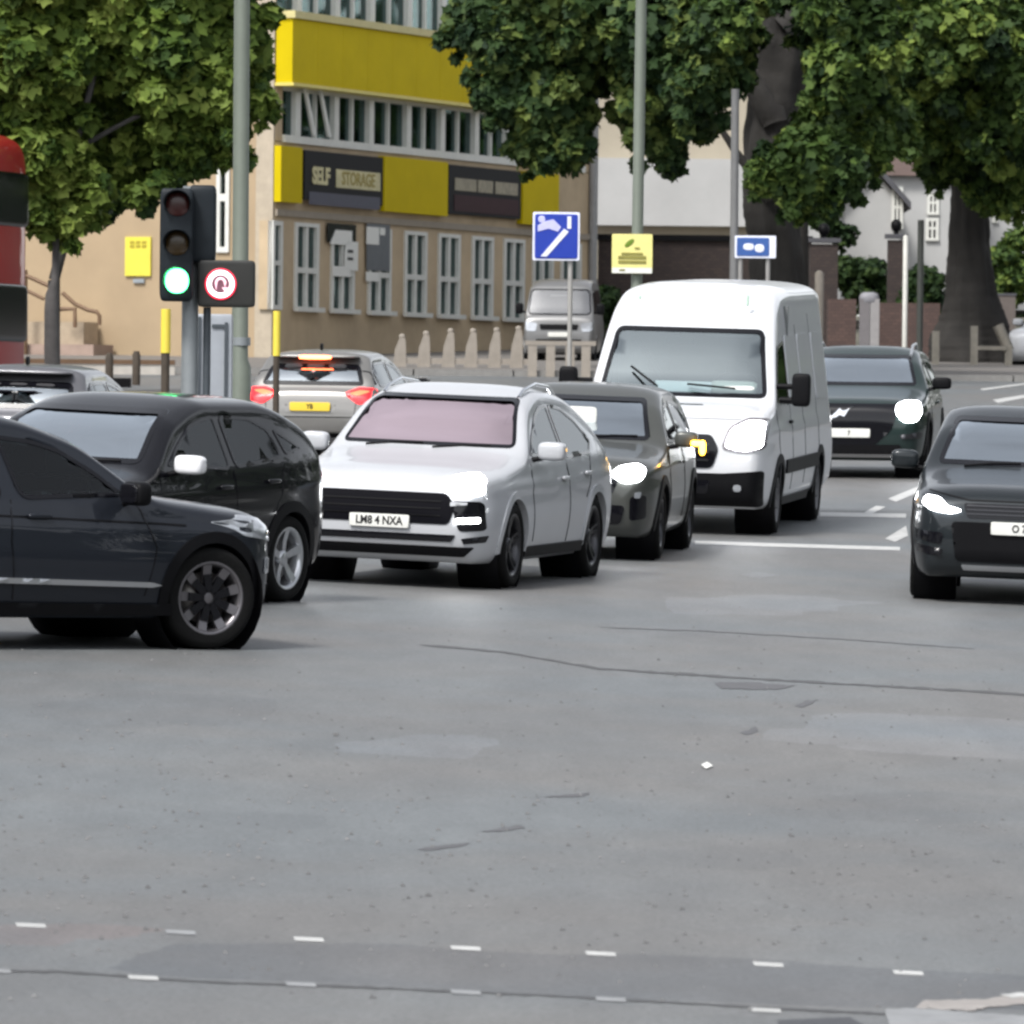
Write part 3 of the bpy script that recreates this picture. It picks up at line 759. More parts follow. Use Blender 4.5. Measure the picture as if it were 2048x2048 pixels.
# ---------------------------------------------------------------- black SUV turning left, silver wheels
P_black = paint('black_paint', (.004, .004, .006), .0, .22)
b = suv_body(L=4.28, W=.925, H=1.645, hood=1.0, cowl=(.98, 1.08), roof=((.30, 1.50), (-.25, 1.63)), rear=((-1.0, 1.625), (-1.6, 1.50), (-1.98, 1.2)), wb=2.65, fo=.86, tum=.25, belt=(.98, 1.04, 1.12))
c = Car('black_suv', b, P_black, 2.65, .35, label='glossy black SUV with silver wheels and white mirror cap, behind the nearest car')
c.window('F', [(-.72, 1.11), (.72, 1.11), (.60, 1.53), (-.60, 1.53)], MT['glass'], .04, 'windscreen', .15)
c.window('S', [(.62, 1.10), (.40, 1.25), (.12, 1.41), (-.10, 1.46), (-.30, 1.485), (-.36, 1.06)], MT['glassd'], .025)
c.window('S', [(-.44, 1.07), (-.38, 1.485), (-.85, 1.47), (-1.12, 1.38), (-1.22, 1.15)], MT['glassd'], .025)
c.window('S', [(-1.30, 1.17), (-1.20, 1.38), (-1.52, 1.26), (-1.60, 1.22)], MT['glassd'], .02)
c.patch('headlight', 'FF', [(.50, .83), (.60, .92), (.80, .94), (.82, .83), (.66, .78)], MT['headoff'], .012, .03)
c.patch('tail_light', 'BB', [(.52, 1.02), (.78, 1.06), (.82, .90), (.56, .86)], MT['redoff'], .012, .03)
for xx in ([(.74, 1.04), (.80, .80), (.74, .38)], [(-.40, 1.06), (-.42, .75), (-.38, .35)], [(-1.24, 1.12), (-1.14, .84), (-1.0, .72)]): c.strip('door_seam', 'S', xx, .010, MT['gloss'])
c.patch('sill', 'S', [(-1.0, .36), (1.0, .36), (1.0, .25), (-1.0, .25)], MT['black'], .012, .04, rnd=.1)
c.handle(-.22, .93); c.handle(-1.0, .97)
c.mirror(.60, 1.07, mat('bright_mirror_cap', (.8, .8, .82), .25, coat=1, var=0), .25, .15)
c.body_mesh(); c.arches(MT['black'], wd=.05); c.wheels(MT['alloy'], 5, rimr=.70)
c.interior(.8, .45, 1.04, .62)
WQ.append((c, 1.10)); c.place((-1.325, c.track / 2 + .05), 562, 1204, R(270 - 27))

# ---------------------------------------------------------------- nearest SUV, slate, driving away to the right
P_slate = paint('slate_blue_paint', (.018, .021, .028), .3, .36)
b = suv_body(L=4.5, W=.93, H=1.64, hood=1.02, cowl=(.92, 1.10), roof=((.20, 1.50), (-.35, 1.63)), rear=((-1.1, 1.61), (-1.7, 1.45), (-2.05, 1.15)), wb=2.7, fo=.70, plan=.55, nose=.70, belt=(.94, 1.0, 1.12), tum=.30, bulge=.065)
c = Car('slate_suv', b, P_slate, 2.7, .365, label='dark slate SUV with two tone spoked wheel, nearest car, cut by the left edge')
c.window('F', [(-.72, 1.13), (.72, 1.13), (.60, 1.50), (-.60, 1.50)], MT['glass'], .04, 'windscreen', .15)
c.window('S', [(.62, 1.075), (.38, 1.245), (.12, 1.39), (-.1, 1.45), (-.40, 1.48), (-.28, 1.04)], MT['glassc'], .03)
c.window('S', [(-.42, 1.04), (-.50, 1.485), (-1.0, 1.46), (-1.45, 1.30), (-1.40, 1.12)], MT['glassd'], .03)
c.patch('headlight', 'FF', [(.52, .80), (.60, .90), (.80, .955), (.885, .90), (.86, .80), (.70, .76)], MT['headoff'], .014, .03, rnd=.2)
c.patch('headlight', 'R', [(1.64, .88), (1.84, .93), (1.95, .87), (1.93, .81), (1.82, .81)], MT['headoff'], .012, .03, rnd=.2)
c.patch('fog_light', 'R', [(1.88, .64), (1.96, .65), (1.95, .54), (1.87, .53)], MT['headoff'], .014, .02)
c.patch('grille', 'F', [(-.5, .80), (.5, .80), (.46, .55), (-.46, .55)], MT['gloss'], .01, .03)
c.patch('bumper_intake', 'F', [(-.7, .46), (.7, .46), (.62, .32), (-.62, .32)], MT['black'], .01, .03)
for xx in ([(.66, 1.06), (.72, .98), (.84, .72), (.76, .38)], [(-.36, 1.04), (-.38, .75), (-.34, .35)]): c.strip('door_seam', 'S', xx, .010, MT['gloss'])
c.patch('sill', 'S', [(-1.0, .335), (1.0, .32), (1.0, .24), (-1.0, .24)], MT['black'], .014, .04, rnd=.1)
c.patch('door_trim', 'S', [(-.95, .475), (.80, .44), (.88, .455), (.80, .475), (-.95, .515)], MT['alloy'], .03, .03, rnd=.1)
c.strip('crease_shade', 'S', [(-1.6, .965), (.9, .885), (1.1, .875)], .014, MT['black'])  # black strip draws the crease's shade as colour
c.handle(-.14, .93); c.mirror(.58, 1.05, MT['black'], .24, .17)
c.body_mesh(); c.arches(MT['black'], wd=.045)
c.wheels(mat('alloy_grey', (.20, .19, .20), .35, .8, var=.05), 9, steer=R(-6), rimr=.70, style='wide')
for o in [o for o in c.root.children if o.name.startswith('wheel') and not o.name.startswith(('wheel_a', 'wheel_w'))]:
    k = MB(); sg = 1 if o.location.y > 0 else -1
    for q in range(9):
        a = 2 * math.pi * q / 9 + .3; u = Vector((math.cos(a), 0, math.sin(a))); p = Vector((-math.sin(a), 0, math.cos(a)))
        V = []
        for rad, wd in ((.04, .05), (.165, .062)):
            for yy in (.7, .45): V += [u * rad + p * wd / 2 + Vector((0, sg * .115 * yy, 0)), u * rad - p * wd / 2 + Vector((0, sg * .115 * yy, 0))]
        k.add(V, [(0, 1, 5, 4), (0, 4, 6, 2), (1, 3, 7, 5), (4, 5, 7, 6)])
    k.build('rim_insert', MT['gloss'], o)
c.interior(.75, .45, 1.05, .62)
c.place((1.35, -(c.track / 2)), 404, 1298, R(90 - 53))

# ---------------------------------------------------------------- dark SUV on the right, facing
P_dk = paint('dark_blue_grey_paint', (.018, .022, .025), .3, .3)
b = suv_body(L=4.8, W=.965, H=1.66, hood=1.03, cowl=(1.02, 1.13), roof=((.30, 1.52), (-.30, 1.65)), rear=((-1.2, 1.63), (-1.8, 1.5), (-2.2, 1.2)), wb=2.87, fo=.90, plan=.28, nose=.72, tum=.26)
c = Car('dark_suv', b, P_dk, 2.87, .38, label='dark blue-grey SUV with lit headlight, facing the camera, cut by the right edge')
c.window('F', [(-.76, 1.15), (.76, 1.15), (.62, 1.56), (-.62, 1.56)], MT['glass'], .04, 'windscreen', .15)
c.window('S', [(.72, 1.12), (.45, 1.26), (.12, 1.44), (-.36, 1.50), (-.36, 1.09)], MT['glassd'], .03)
c.window('S', [(-.44, 1.09), (-.44, 1.50), (-1.2, 1.47), (-1.6, 1.35), (-1.5, 1.12)], MT['glassd'], .03)
c.patch('grille', 'F', [(-.50, .86), (.50, .86), (.46, .735), (-.46, .735)], MT['gloss'], .010, .03, rnd=.2)
for z in (.765, .80, .835): c.patch('grille_bar', 'F', [(-.47, z), (.47, z), (.47, z + .01), (-.47, z + .01)], MT['alloyd'], .018, .01, rnd=.1)
c.patch('headlight', 'FF', [(.50, .795), (.64, .83), (.70, .90), (.82, .915), (.86, .85), (.78, .79), (.60, .765)], MT['head'], .022, .04, rnd=.4, label='lit headlight')
c.patch('lower_grille', 'F', [(-.60, .70), (.60, .70), (.55, .36), (-.55, .36)], MT['black'], .006, .03, rnd=.15)
c.patch('bumper_intake', 'FF', [(.66, .60), (.90, .62), (.90, .54), (.68, .50)], MT['gloss'], .01, .03)
c.patch('bumper_intake', 'FF', [(.66, .46), (.90, .50), (.89, .43), (.68, .40)], MT['gloss'], .01, .03)
c.patch('skid_plate', 'F', [(-.50, .33), (.50, .33), (.48, .285), (-.48, .285)], MT['alloy'], .014, .03)
c.platetext('O 7L', 'F', 0, .655, .09)
c.strip('hood_seam', 'F', [(-.80, .955), (-.45, .885), (.45, .885), (.80, .955)], .012, MT['black'])
c.mirror(.66, 1.12, c.pm, .24, .16); c.body_mesh(); c.arches(MT['black'], wd=.05); c.wheels(MT['alloyd'], 5)
c.interior(.85, .5, 1.08, .66)
WQ.append((c, 1.14)); c.place((1.435, -c.track / 2), 1846, 1195, R(270 - 4))

# ---------------------------------------------------------------- dark green crossover behind the van
P_gn = paint('dark_green_paint', (.02, .034, .032), .3, .3)
b = suv_body(L=4.35, W=.93, H=1.60, hood=1.01, cowl=(.95, 1.10), roof=((.25, 1.46), (-.3, 1.59)), rear=((-1.2, 1.57), (-1.7, 1.45), (-2.0, 1.2)), wb=2.66, fo=.86, plan=.28, nose=.72)
c = Car('green_crossover', b, P_gn, 2.66, .35, label='dark green crossover with one dazzling headlight, half hidden behind the white van')
c.window('F', [(-.72, 1.12), (.72, 1.12), (.60, 1.49), (-.60, 1.49)], MT['glass'], .04, 'windscreen', .15)
c.window('S', [(.66, 1.10), (.45, 1.22), (.1, 1.40), (-.38, 1.44), (-.38, 1.07)], MT['glassd'], .03)
c.window('S', [(-.46, 1.07), (-.46, 1.44), (-1.2, 1.41), (-1.6, 1.28), (-1.5, 1.10)], MT['glassd'], .03)
c.patch('grille', 'F', [(-.60, .92), (.60, .92), (.50, .60), (.30, .42), (-.30, .42), (-.50, .60)], MT['gloss'], .010, .03, rnd=.2)
c.patch('emblem', 'F', [(-.34, .72), (-.26, .74), (-.14, .86), (-.10, .83), (-.06, .84), (.05, .90), (-.02, .86), (-.08, .76), (-.14, .78), (-.18, .75)], MT['chrome'], .022, .01, rnd=.1)
c.patch('headlight', 'FF', [(.55, .92), (.66, .96), (.82, .95), (.86, .82), (.80, .70), (.64, .70), (.55, .80)], MT['head'], .022, .04, rnd=.4, label='lit headlight')
c.patch('bumper_intake', 'F', [(-.62, .42), (.62, .42), (.58, .30), (-.58, .30)], MT['gloss'], .012, .03)
c.patch('bumper_blade', 'FF', [(.60, .54), (.86, .58), (.86, .50), (.62, .49)], MT['alloyd'], .016, .03)
c.patch('skid_plate', 'F', [(-.60, .30), (.60, .30), (.56, .26), (-.56, .26)], MT['alloy'], .016, .03)
c.platetext('7', 'F', -.02, .56, .07)
c.handle(-.22, .9); c.mirror(.64, 1.10, MT['black'], .24, .15)
for xx in ([(.74, 1.02), (.80, .80), (.74, .38)],): c.strip('door_seam', 'S', xx, .012, MT['black'])
c.body_mesh(); c.arches(MT['black'], wd=.05); c.wheels(MT['alloyd'], 5); c.interior(.8, .45, 1.04, .64)
for sg in (1, -1):
  k = MB(); k.tube([(.2, sg * .60, 1.48), (-.2, sg * .60, 1.60), (-1.0, sg * .59, 1.61), (-1.5, sg * .57, 1.50)], .018, 8); k.build('roof_rail', MT['alloy'], c.root)
c.place((1.33, c.track / 2), 1838, 955, R(270 - 6.4))

# ---------------------------------------------------------------- rear-view hatchbacks and the wipers of the cars facing us
WIP = MT['black']
def wipers(c, z, hw_, zt_):
    mp = c.b.mapX(1)
    for a_, b_ in (((-hw_ * .75, z), (-hw_ * .05, z + .035)), ((hw_ * .1, z), (hw_ * .8, z + .03))):
        P = mp(np.array([a_, ((a_[0] + b_[0]) / 2, (a_[1] + b_[1]) / 2 + .01), b_], float), .02); k = MB(); k.tube([tuple(p) for p in P], .011, 6); k.build('wiper', WIP, c.root)
def hatch(name, pm, label, lit, px, py, ang, W=.89, H=1.45, plate='', local=(-2.1, 0), L=4.2):
    wb = 2.58; fo = .85; xn = wb / 2 + fo; x0 = xn - L
    b = suv_body(L=L, W=W, H=H, hood=.92, cowl=(.95, .98), roof=((.15, 1.36), (-.35, H)), rear=((-1.2, H - .02), (x0 + .48, H - .09), (x0 + .26, H - .28), (x0 + .12, .98)), wb=wb, fo=fo, belt=(.88, .92, .97), tail=.93, zbot=.2, rplan=.18)
    c = Car(name, b, pm, wb, .32, label=label)
    c.window('F', [(-.66, 1.0), (.66, 1.0), (.55, 1.33), (-.55, 1.33)], MT['glass'], .04, 'windscreen', .15)
    c.window('S', [(.6, .98), (.1, 1.24), (-.38, 1.31), (-.38, .96)], MT['glassd'], .03)
    c.window('S', [(-.46, .96), (-.46, 1.31), (-1.1, 1.30), (-1.32, 1.2), (-1.28, 1.0)], MT['glassd'], .03)
    c.window('S', [(-1.38, 1.02), (-1.42, 1.21), (-1.58, 1.20), (-1.60, 1.08)], MT['glassd'], .02)
    c.window('B', [(-.66, 1.02), (.66, 1.02), (.56, H - .17), (-.56, H - .17)], MT['glass'], .05, 'rear_window', .22)
    c.patch('tail_light', 'BB', [(.42, .92), (.60, 1.0), (.80, .985), (.82, .84), (.62, .78)], MT['braked'] if lit else MT['redoff'], .014, .03, rnd=.2, label='lit red tail light' if lit else None)
    if lit: c.patch('tail_light_core', 'BB', [(.48, .92), (.62, .965), (.76, .95), (.60, .89)], MT['brake'], .022, .02, rnd=.3)
    k = MB(); k.sup((x0 + .42, 0, H - .075), (.26, 1.1, .035), .4); sp = k.build('roof_spoiler', pm, c.root)
    if lit: k = MB(); k.sup((x0 + .30, 0, H - .085), (.05, .42, .05), .5); k.build('high_brake_light', MT['brakew'], c.root)
    k = MB(); k.sup((x0 + .72, 0, H + .04), (.14, .03, .09), .6); k.build('aerial', MT['black'], c.root)
    c.patch('tailgate_recess', 'B', [(-.34, .84), (.34, .84), (.30, .66), (-.30, .66)], pm, .002, .01, rnd=.1)
    c.platetext(plate, 'B', 0, .75, .085, m=MT['platey'])
    c.strip('tailgate_seam', 'B', [(-.60, 1.0), (-.56, .62), (.56, .62), (.60, 1.0)], .012, MT['black'])
    c.patch('bumper_insert', 'B', [(-.6, .42), (.6, .42), (.54, .27), (-.54, .27)], MT['black'], .012, .03)
    c.mirror(.58, .98, pm, .22, .14); c.body_mesh(); c.arches(wd=.03); c.wheels(MT['alloy'], 5); c.interior(.75, .36, .94, .56, hgt=.56)
    c.place(local, px, py, ang); return c
for c_, z_ in WQ:
    mw = c_.root.matrix_world.copy(); wipers(c_, z_, .70, 0)
P_silver = paint('silver_paint', (.21, .205, .195), .5, .3)
hatch('silver_hatchback', P_silver, 'silver hatchback seen from behind with its brake lights on', True, 608, 934, R(90 - 10), plate='YB', L=3.9)
P_pale = paint('pale_silver_paint', (.14, .14, .15), .5, .3)
hatch('silver_car', P_pale, 'pale silver car seen from behind, only its roof showing at the far left edge', False, 0, 1016, R(90 - 10), H=1.47, L=3.9)
c = hatch('parked_car', P_white, 'white parked car at the far right edge beyond the timber rails', False, 2082, 742, R(270 - 20), local=(2.1, 0), H=1.5)
c.root['label'] = 'white parked car at the far right edge beyond the timber rails'
# ---------------------------------------------------------------- white panel van
P_van = paint('van_white_paint', (.62, .63, .65), .0, .3)
wb = 3.75; xn = wb / 2 + 1.0; x0 = xn - 5.98; W = 1.03; H = 2.52
b = Body([(xn, .85), (xn - .03, 1.0), (xn - .12, 1.16), (xn - .4, 1.28), (xn - .82, 1.36), (xn - 1.25, 1.84), (xn - 1.52, 2.13), (xn - 1.9, 2.38), (xn - 2.4, 2.50), (xn - 3.2, 2.53), (x0 + .4, 2.53), (x0 + .05, 2.50), (x0, 2.42)],
         [(xn, .48), (xn - .05, .36), (xn - .2, .27), (0, .27), (x0, .34)],
         [(xn, W * .80), (xn - .05, W * .87), (xn - .2, W * .93), (xn - .6, W * .985), (xn - 1.2, W), (0, W), (x0 + .1, W), (x0, W * .97)],
         [(xn, 1.18), (xn - 1, 1.22), (x0, 1.22)], H, W, .17, .20, 3.4, .045, .3)
c = Car('white_van', b, P_van, wb, .345, .42, track=2 * (W - .14), label='white high roof panel van waiting behind the grey SUV', cat='van')
c.window('F', [(-.87, 1.375), (.87, 1.375), (.76, 2.07), (-.76, 2.07)], MT['glassv'], .045, 'windscreen', .12, step=.12)
dx = xn
c.window('S', [(dx - 1.02, 1.33), (dx - 1.30, 1.66), (dx - 1.52, 1.90), (dx - 2.10, 1.96), (dx - 2.10, 1.30)], MT['glassd'], .04)
c.patch('grille', 'F', [(-.42, 1.02), (.42, 1.02), (.50, .88), (.44, .68), (-.44, .68), (-.50, .88)], MT['gloss'], .014, .04, rnd=.3)
for z in (.75, .83, .91): c.patch('grille_bar', 'F', [(-.40, z), (.40, z), (.40, z + .022), (-.40, z + .022)], MT['alloyd'], .026, .01, rnd=.1)
k = MB(); k.sup((xn + .02, 0, .96), (.03, .26, .11), .9); k.build('badge', mat('blue_oval', (.02, .04, .25), .3, var=0), c.root)
c.patch('headlight', 'FF', [(.56, .90), (.62, 1.08), (.78, 1.17), (.94, 1.16), (.93, .90), (.76, .86)], MT['head'], .022, .04, rnd=.25, label='lit headlight')
c.patch('headlight_surround', 'FF', [(.52, .875), (.59, 1.10), (.77, 1.20), (.965, 1.19), (.955, .88), (.76, .835)], mat('lamp_surround', (.16, .15, .16), .3, var=.2), .012, .03, rnd=.25)
c.patch('headlight_reflector', 'FF', [(.60, .90), (.70, .90), (.68, 1.0), (.62, 1.0)], mat('pinkish_reflector', (.8, .45, .42), .3, em=(1, .5, .48), es=.8, var=0), .022, .01)
c.patch('bonnet_vent', 'F', [(-.28, 1.300), (.28, 1.300), (.25, 1.310), (-.25, 1.310)], MT['gloss'], .012, .02, rnd=.4)
c.patch('front_bumper', 'F', [(-.95, .665), (-.55, .63), (.55, .63), (.95, .665), (.93, .295), (-.93, .295)], MT['black'], .03, .06, rnd=.1)
c.patch('bumper_slot', 'F', [(-.42, .56), (.42, .56), (.40, .42), (-.40, .42)], MT['gloss'], .034, .04)
c.patch('fog_light', 'FF', [(.66, .52), (.74, .52), (.74, .45), (.66, .45)], MT['headoff'], .036, .02, rnd=.45)
c.patch('bonnet_edge', 'F', [(-.70, 1.17), (.70, 1.17), (.70, 1.18), (-.70, 1.18)], mat('shut_line', (.2, .2, .21), .6, var=0), .003, .01, rnd=.1)
MSEAM = mat('panel_gap', (.10, .10, .11), .6, var=0)
for xx in ([(dx - .95, 1.26), (dx - .98, .9), (dx - 1.15, .40)], [(dx - 2.14, 2.0), (dx - 2.14, .42)], [(dx - 3.3, 2.1), (dx - 3.3, .45)], [(dx - 4.6, 2.2), (dx - 4.6, .45)]): c.strip('door_seam', 'S', xx, .014, MSEAM)
for x1_, x2_ in ((dx - 3.24, dx - 2.22), (dx - 4.54, dx - 3.38), (dx - 5.7, dx - 4.7)):
    c.patch('side_panel', 'S', [(x1_, 1.30), (x2_, 1.30), (x2_, 2.0), (x1_, 2.0)], P_van, .010, .02, rnd=.12, step=.15)
c.patch('side_moulding', 'S', [(dx - 4.4, .74), (dx - 1.5, .74), (dx - 1.5, .60), (dx - 4.4, .60)], MT['black'], .022, .04, rnd=.1, step=.15)
c.patch('sill', 'S', [(dx - 4.2, .36), (dx - 1.5, .36), (dx - 1.5, .28), (dx - 4.2, .28)], MT['black'], .012, .04, rnd=.1, step=.15)
c.handle(dx - 1.98, 1.12, MT['black'])
for sg in (1, -1):
    k = MB(); k.sup((dx - 1.08, sg * (W + .17), 1.47), (.15, .19, .34), .35); o = k.build('door_mirror', MT['black'], c.root)
    k = MB(); k.tube([(dx - 1.1, sg * (W - .05), 1.36), (dx - 1.08, sg * (W + .12), 1.36)], .035, 8); k.tube([(dx - 1.1, sg * (W - .08), 1.5), (dx - 1.08, sg * (W + .12), 1.5)], .03, 8); k.build('mirror_arm', MT['black'], o)
c.body_mesh(150); c.arches(MT['black'], wd=.05); c.wheels(mat('steel_wheel', (.18, .18, .19), .5, .4), 8)
c.interior(xn - 1.22, .75, 1.36, .82, ((xn - 1.85, 1),))
k = MB(); k.bx(xn - 2.55, xn - 2.5, -.88, .88, .5, 2.3); k.build('bulkhead', mat('grey_bulkhead', (.16, .17, .17), .8), c.root)
k = MB(); k.sup((xn - 1.08, .50, 1.46), (.24, .50, .12), .4, rot=Matrix.Rotation(.3, 3, 'Y')); k.build('papers', MT['plate'], c.root)
k = MB(); k.sup((xn - 1.6, .42, 2.04), (.04, .62, .12), .4); k.build('sun_visor', mat('visor', (.4, .42, .4), .8), c.root)
k = MB(); k.tube([(xn - .84, -.25, 1.47), (xn - 1.05, -.55, 1.66), (xn - 1.2, -.60, 1.80)][:2], .012, 6); k.tube([(xn - .84, .55, 1.47), (xn - .92, .05, 1.50)], .012, 6); k.build('wiper', MT['black'], c.root)
k = MB(); k.tube([(xn - 1.5, -.10, 2.04), (xn - 1.45, -.10, 1.96)], .01, 6); k.sup((xn - 1.44, -.10, 1.93), (.04, .3, .09), .4); k.build('rear_view_mirror', MT['black'], c.root)
k = MB(); k.tube([(xn - 1.9, -.62, 1.95), (xn - 1.55, -.15, 1.30)], .03, 6); k.build('seat_belt', MT['black'], c.root)
k = MB(); k.sup((xn - 1.62, .56, 2.36), (.03, .03, .12), .4); k.sup((xn - 1.66, -.56, 2.36), (.02, .03, .04), .4); k.build('roof_marker', mat('pale_green_lens', (.45, .6, .5), .4), c.root)
c.place((wb / 2, c.track / 2), 1532, 1067, R(270 - 8.4))

# ---------------------------------------------------------------- small silver van parked by the building
P_sil2 = paint('dull_silver_paint', (.20, .20, .20), .5, .4)
wb = 2.5; xn = wb / 2 + .55; x0 = xn - 3.7; W = .80; H = 1.85
b = Body([(xn, .62), (xn - .02, .8), (xn - .06, 1.0), (xn - .16, 1.12), (xn - .42, 1.5), (xn - .62, 1.74), (xn - 1.0, 1.84), (0, 1.86), (x0 + .1, 1.82), (x0, 1.7)],
         [(xn, .38), (xn - .1, .28), (0, .22), (x0, .3)],
         [(xn, W * .82), (xn - .05, W * .92), (xn - .2, W * .98), (xn - .6, W), (0, W), (x0, W * .96)],
         [(xn, 1.05), (x0, 1.05)], H, W, .16, .12, 3.4, .04, .3)
c = Car('small_van', b, P_sil2, wb, .29, .34, label='small silver van parked behind the stone posts beside the yellow building', cat='van')
c.window('F', [(-.69, 1.10), (.69, 1.10), (.64, 1.66), (-.64, 1.66)], glass('hazy_glass', (.5, .52, .52), (1, 1, 1), 3.0, .12), .03, 'windscreen', .2)
c.window('S', [(xn - .35, 1.12), (xn - .55, 1.56), (xn - 1.3, 1.62), (xn - 1.3, 1.12)], MT['glassd'], .03)
c.window('S', [(xn - 1.4, 1.12), (xn - 1.4, 1.62), (x0 + .3, 1.62), (x0 + .3, 1.12)], MT['glassd'], .03)
c.patch('grille', 'F', [(-.42, .90), (.42, .90), (.40, .78), (-.40, .78)], MT['black'], .012, .03)
c.patch('headlight', 'FF', [(.46, .92), (.72, .96), (.72, .76), (.50, .74)], MT['headoff'], .012, .03)
c.patch('lower_intake', 'F', [(-.5, .58), (.5, .58), (.46, .46), (-.46, .46)], MT['black'], .012, .03)
c.platetext('', 'F', 0, .68, .07, .46, .10)
k = MB(); k.tube([(xn - .25, .5, 1.16), (xn - .3, -.1, 1.2)], .012, 6); k.tube([(xn - .25, 0, 1.16), (xn - .3, -.5, 1.22)], .012, 6); k.build('wiper', MT['black'], c.root)
c.mirror(xn - .35, 1.18, MT['black'], .17, .24)
c.body_mesh(); c.arches(wd=.03); c.wheels(MT['alloyd'], 6); c.interior(xn - .55, .5, 1.08, .6, ((xn - 1.1, 1),), .5)
c.place((xn, 0), 1116, 727, R(270 - 4), pos=onground(1116, 172))

# ---------------------------------------------------------------- red bus at the left edge
M_red = paint('bus_red_paint', (.30, .018, .016), .0, .45)
bus = empty('red_bus'); tag(bus, 'red double deck bus, only its corner showing at the left edge', 'bus')
k = MB(); k.sup((0, 0, 2.35), (10.5, 2.5, 4.1), .16, 48, 24); k.build('body', M_red, bus)
for z0_, z1_, nm in ((2.95, 3.75, 'upper_window'), (1.25, 2.1, 'lower_window')):
    for sg in (1, -1):
        for i in range(7):
            x = -4.6 + i * 1.32
            k = MB(); k.sup((x + .6, sg * 1.235, (z0_ + z1_) / 2), (1.22, .06, z1_ - z0_), .18, 24, 12); k.build('side_window', MT['gloss'], bus)
    for sg in (1, -1):
        k = MB(); k.sup((sg * 5.225, 0, (z0_ + z1_) / 2), (.08, 2.1, (z1_ - z0_)), .2, 24, 12); k.build('end_window', MT['gloss'], bus)
k = MB(); k.sup((1.2, -1.25, 2.5), (7.8, .04, .62), .1); ad = k.build('advert_panel', mat('navy_panel', (.025, .02, .09), .4), bus)
k = MB(); k.sup((4.75, -1.275, 2.52), (.14, .01, .34), .3); k.build('advert_mark', MT['plate'], ad)
for x in (-3.4, 3.0):
    for sg in (1, -1):
        k = MB(); k.lathe([(.0, .14), (.28, .14), (.3, .16), (.46, .16), (.48, .1), (.48, -.14), (.2, -.14)], 'y', n=28); o = k.build('wheel', MT['rubber'], bus); o.location = (x, sg * 1.12, .48)
        k = MB(); k.lathe([(0, sg * .1), (.12, sg * .17), (.28, sg * .165)], 'y', n=20); k.build('rim', MT['alloy'], o)
pb = onground(45, 118)
a = R(-14)
bus.location = (pb.x - 5.2 * math.cos(a) + 1.2 * math.sin(a), pb.y - 5.2 * math.sin(a) - .2, pb.z); bus.rotation_euler = (0, 0, a)

# ================================================================== YELLOW BUILDING
TH = R(70)      # direction of the street facade (local x), seen receding to the right
E1 = Vector((math.cos(TH), math.sin(TH), 0)); E2 = Vector((-math.sin(TH), math.cos(TH), 0))
C0 = at(548, 700, 172); C0.z = 0
def plane_hit(px, py, P0, n):
    v = ray(px, py); o = Vector((0, 0, CAMZ)); k = (P0 - o).dot(n) / v.dot(n); return o + v * k
def fr(px, py, dy=0):      # -> local x, z on the street facade (local y = dy)
    p = plane_hit(px, py, C0 + E2 * dy, E2); return (p - C0).dot(E1), p.z
def lf(px, py, dx=0):      # -> local y, z on the left facade (local x = dx)
    p = plane_hit(px, py, C0 + E1 * dx, E1); return (p - C0).dot(E2), p.z
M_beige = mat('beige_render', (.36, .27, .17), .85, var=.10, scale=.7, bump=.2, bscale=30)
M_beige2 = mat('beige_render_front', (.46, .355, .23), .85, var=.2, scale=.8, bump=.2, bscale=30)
M_yel = mat('yellow_cladding', (.52, .40, .004), .7, var=.08, scale=1.2, spec=.08)
M_frame = mat('white_window_frame', (.60, .60, .56), .55, var=.08)
M_blk = mat('sign_black', (.010, .010, .012), .6, var=.1, spec=.1)
M_maroon = mat('sign_maroon', (.035, .010, .014), .6, var=.15, spec=.15)
M_cream = mat('sign_cream', (.55, .50, .28), .6, var=.25, scale=5)
M_room = mat('dark_room', (.015, .02, .02), .9, var=.4, scale=1.2)
M_blind = mat('blind', (.14, .17, .16), .8, var=.2, scale=4)
BL = empty('yellow_building', C0, TH); tag(BL, 'beige storage building with yellow cladding band, black signs and rows of white framed windows', 'building')
gz = lambda lx, ly: float(g(*(C0 + E1 * lx + E2 * ly)[:2]))
LEN = fr(1182, 500)[0]; ZB = 3.8
zs0 = fr(611, 622)[1]; zs1 = fr(611, 446)[1]        # ground row sill and head
zf0 = fr(570, 405)[1]; zf1 = fr(570, 295)[1]        # sign band
zu0 = fr(640, 290)[1]; zb0 = fr(560, 166)[1]; zb1 = fr(560, 26)[1]
ZT = 18.2
k = MB()
wx = [fr(px, 530)[0] for px in (548, 611, 683, 757, 829, 896, 963, 1026, 1084, 1140)]
HWD = .70; zs = []
k.bx(0, LEN, 0, .3, ZB, zs0); k.bx(0, LEN, 0, .3, zs1, zu0 - .02)
edges = [0.0]
for i, x in enumerate(wx):
    if i == 0: edges[0] = x + .45; continue
    edges += [x - HWD, x + HWD]
edges.append(LEN)
for i in range(0, len(edges) - 1, 2): k.bx(edges[i], edges[i + 1], 0, .3, zs0, zs1)
k.bx(-.0, wx[0] - .12, 0, .3, zs0, zs1)
k.bx(0, LEN, 0, .3, zb0 - .05, zb1 - .1); k.bx(0, LEN, 0, .3, 15.2, ZT)
k.bx(0, .35, .0, .3, zu0, zb0 - .05); k.bx(LEN - .6, LEN, 0, .3, zu0, zb0 - .05)
k.build('wall', M_beige2, BL)
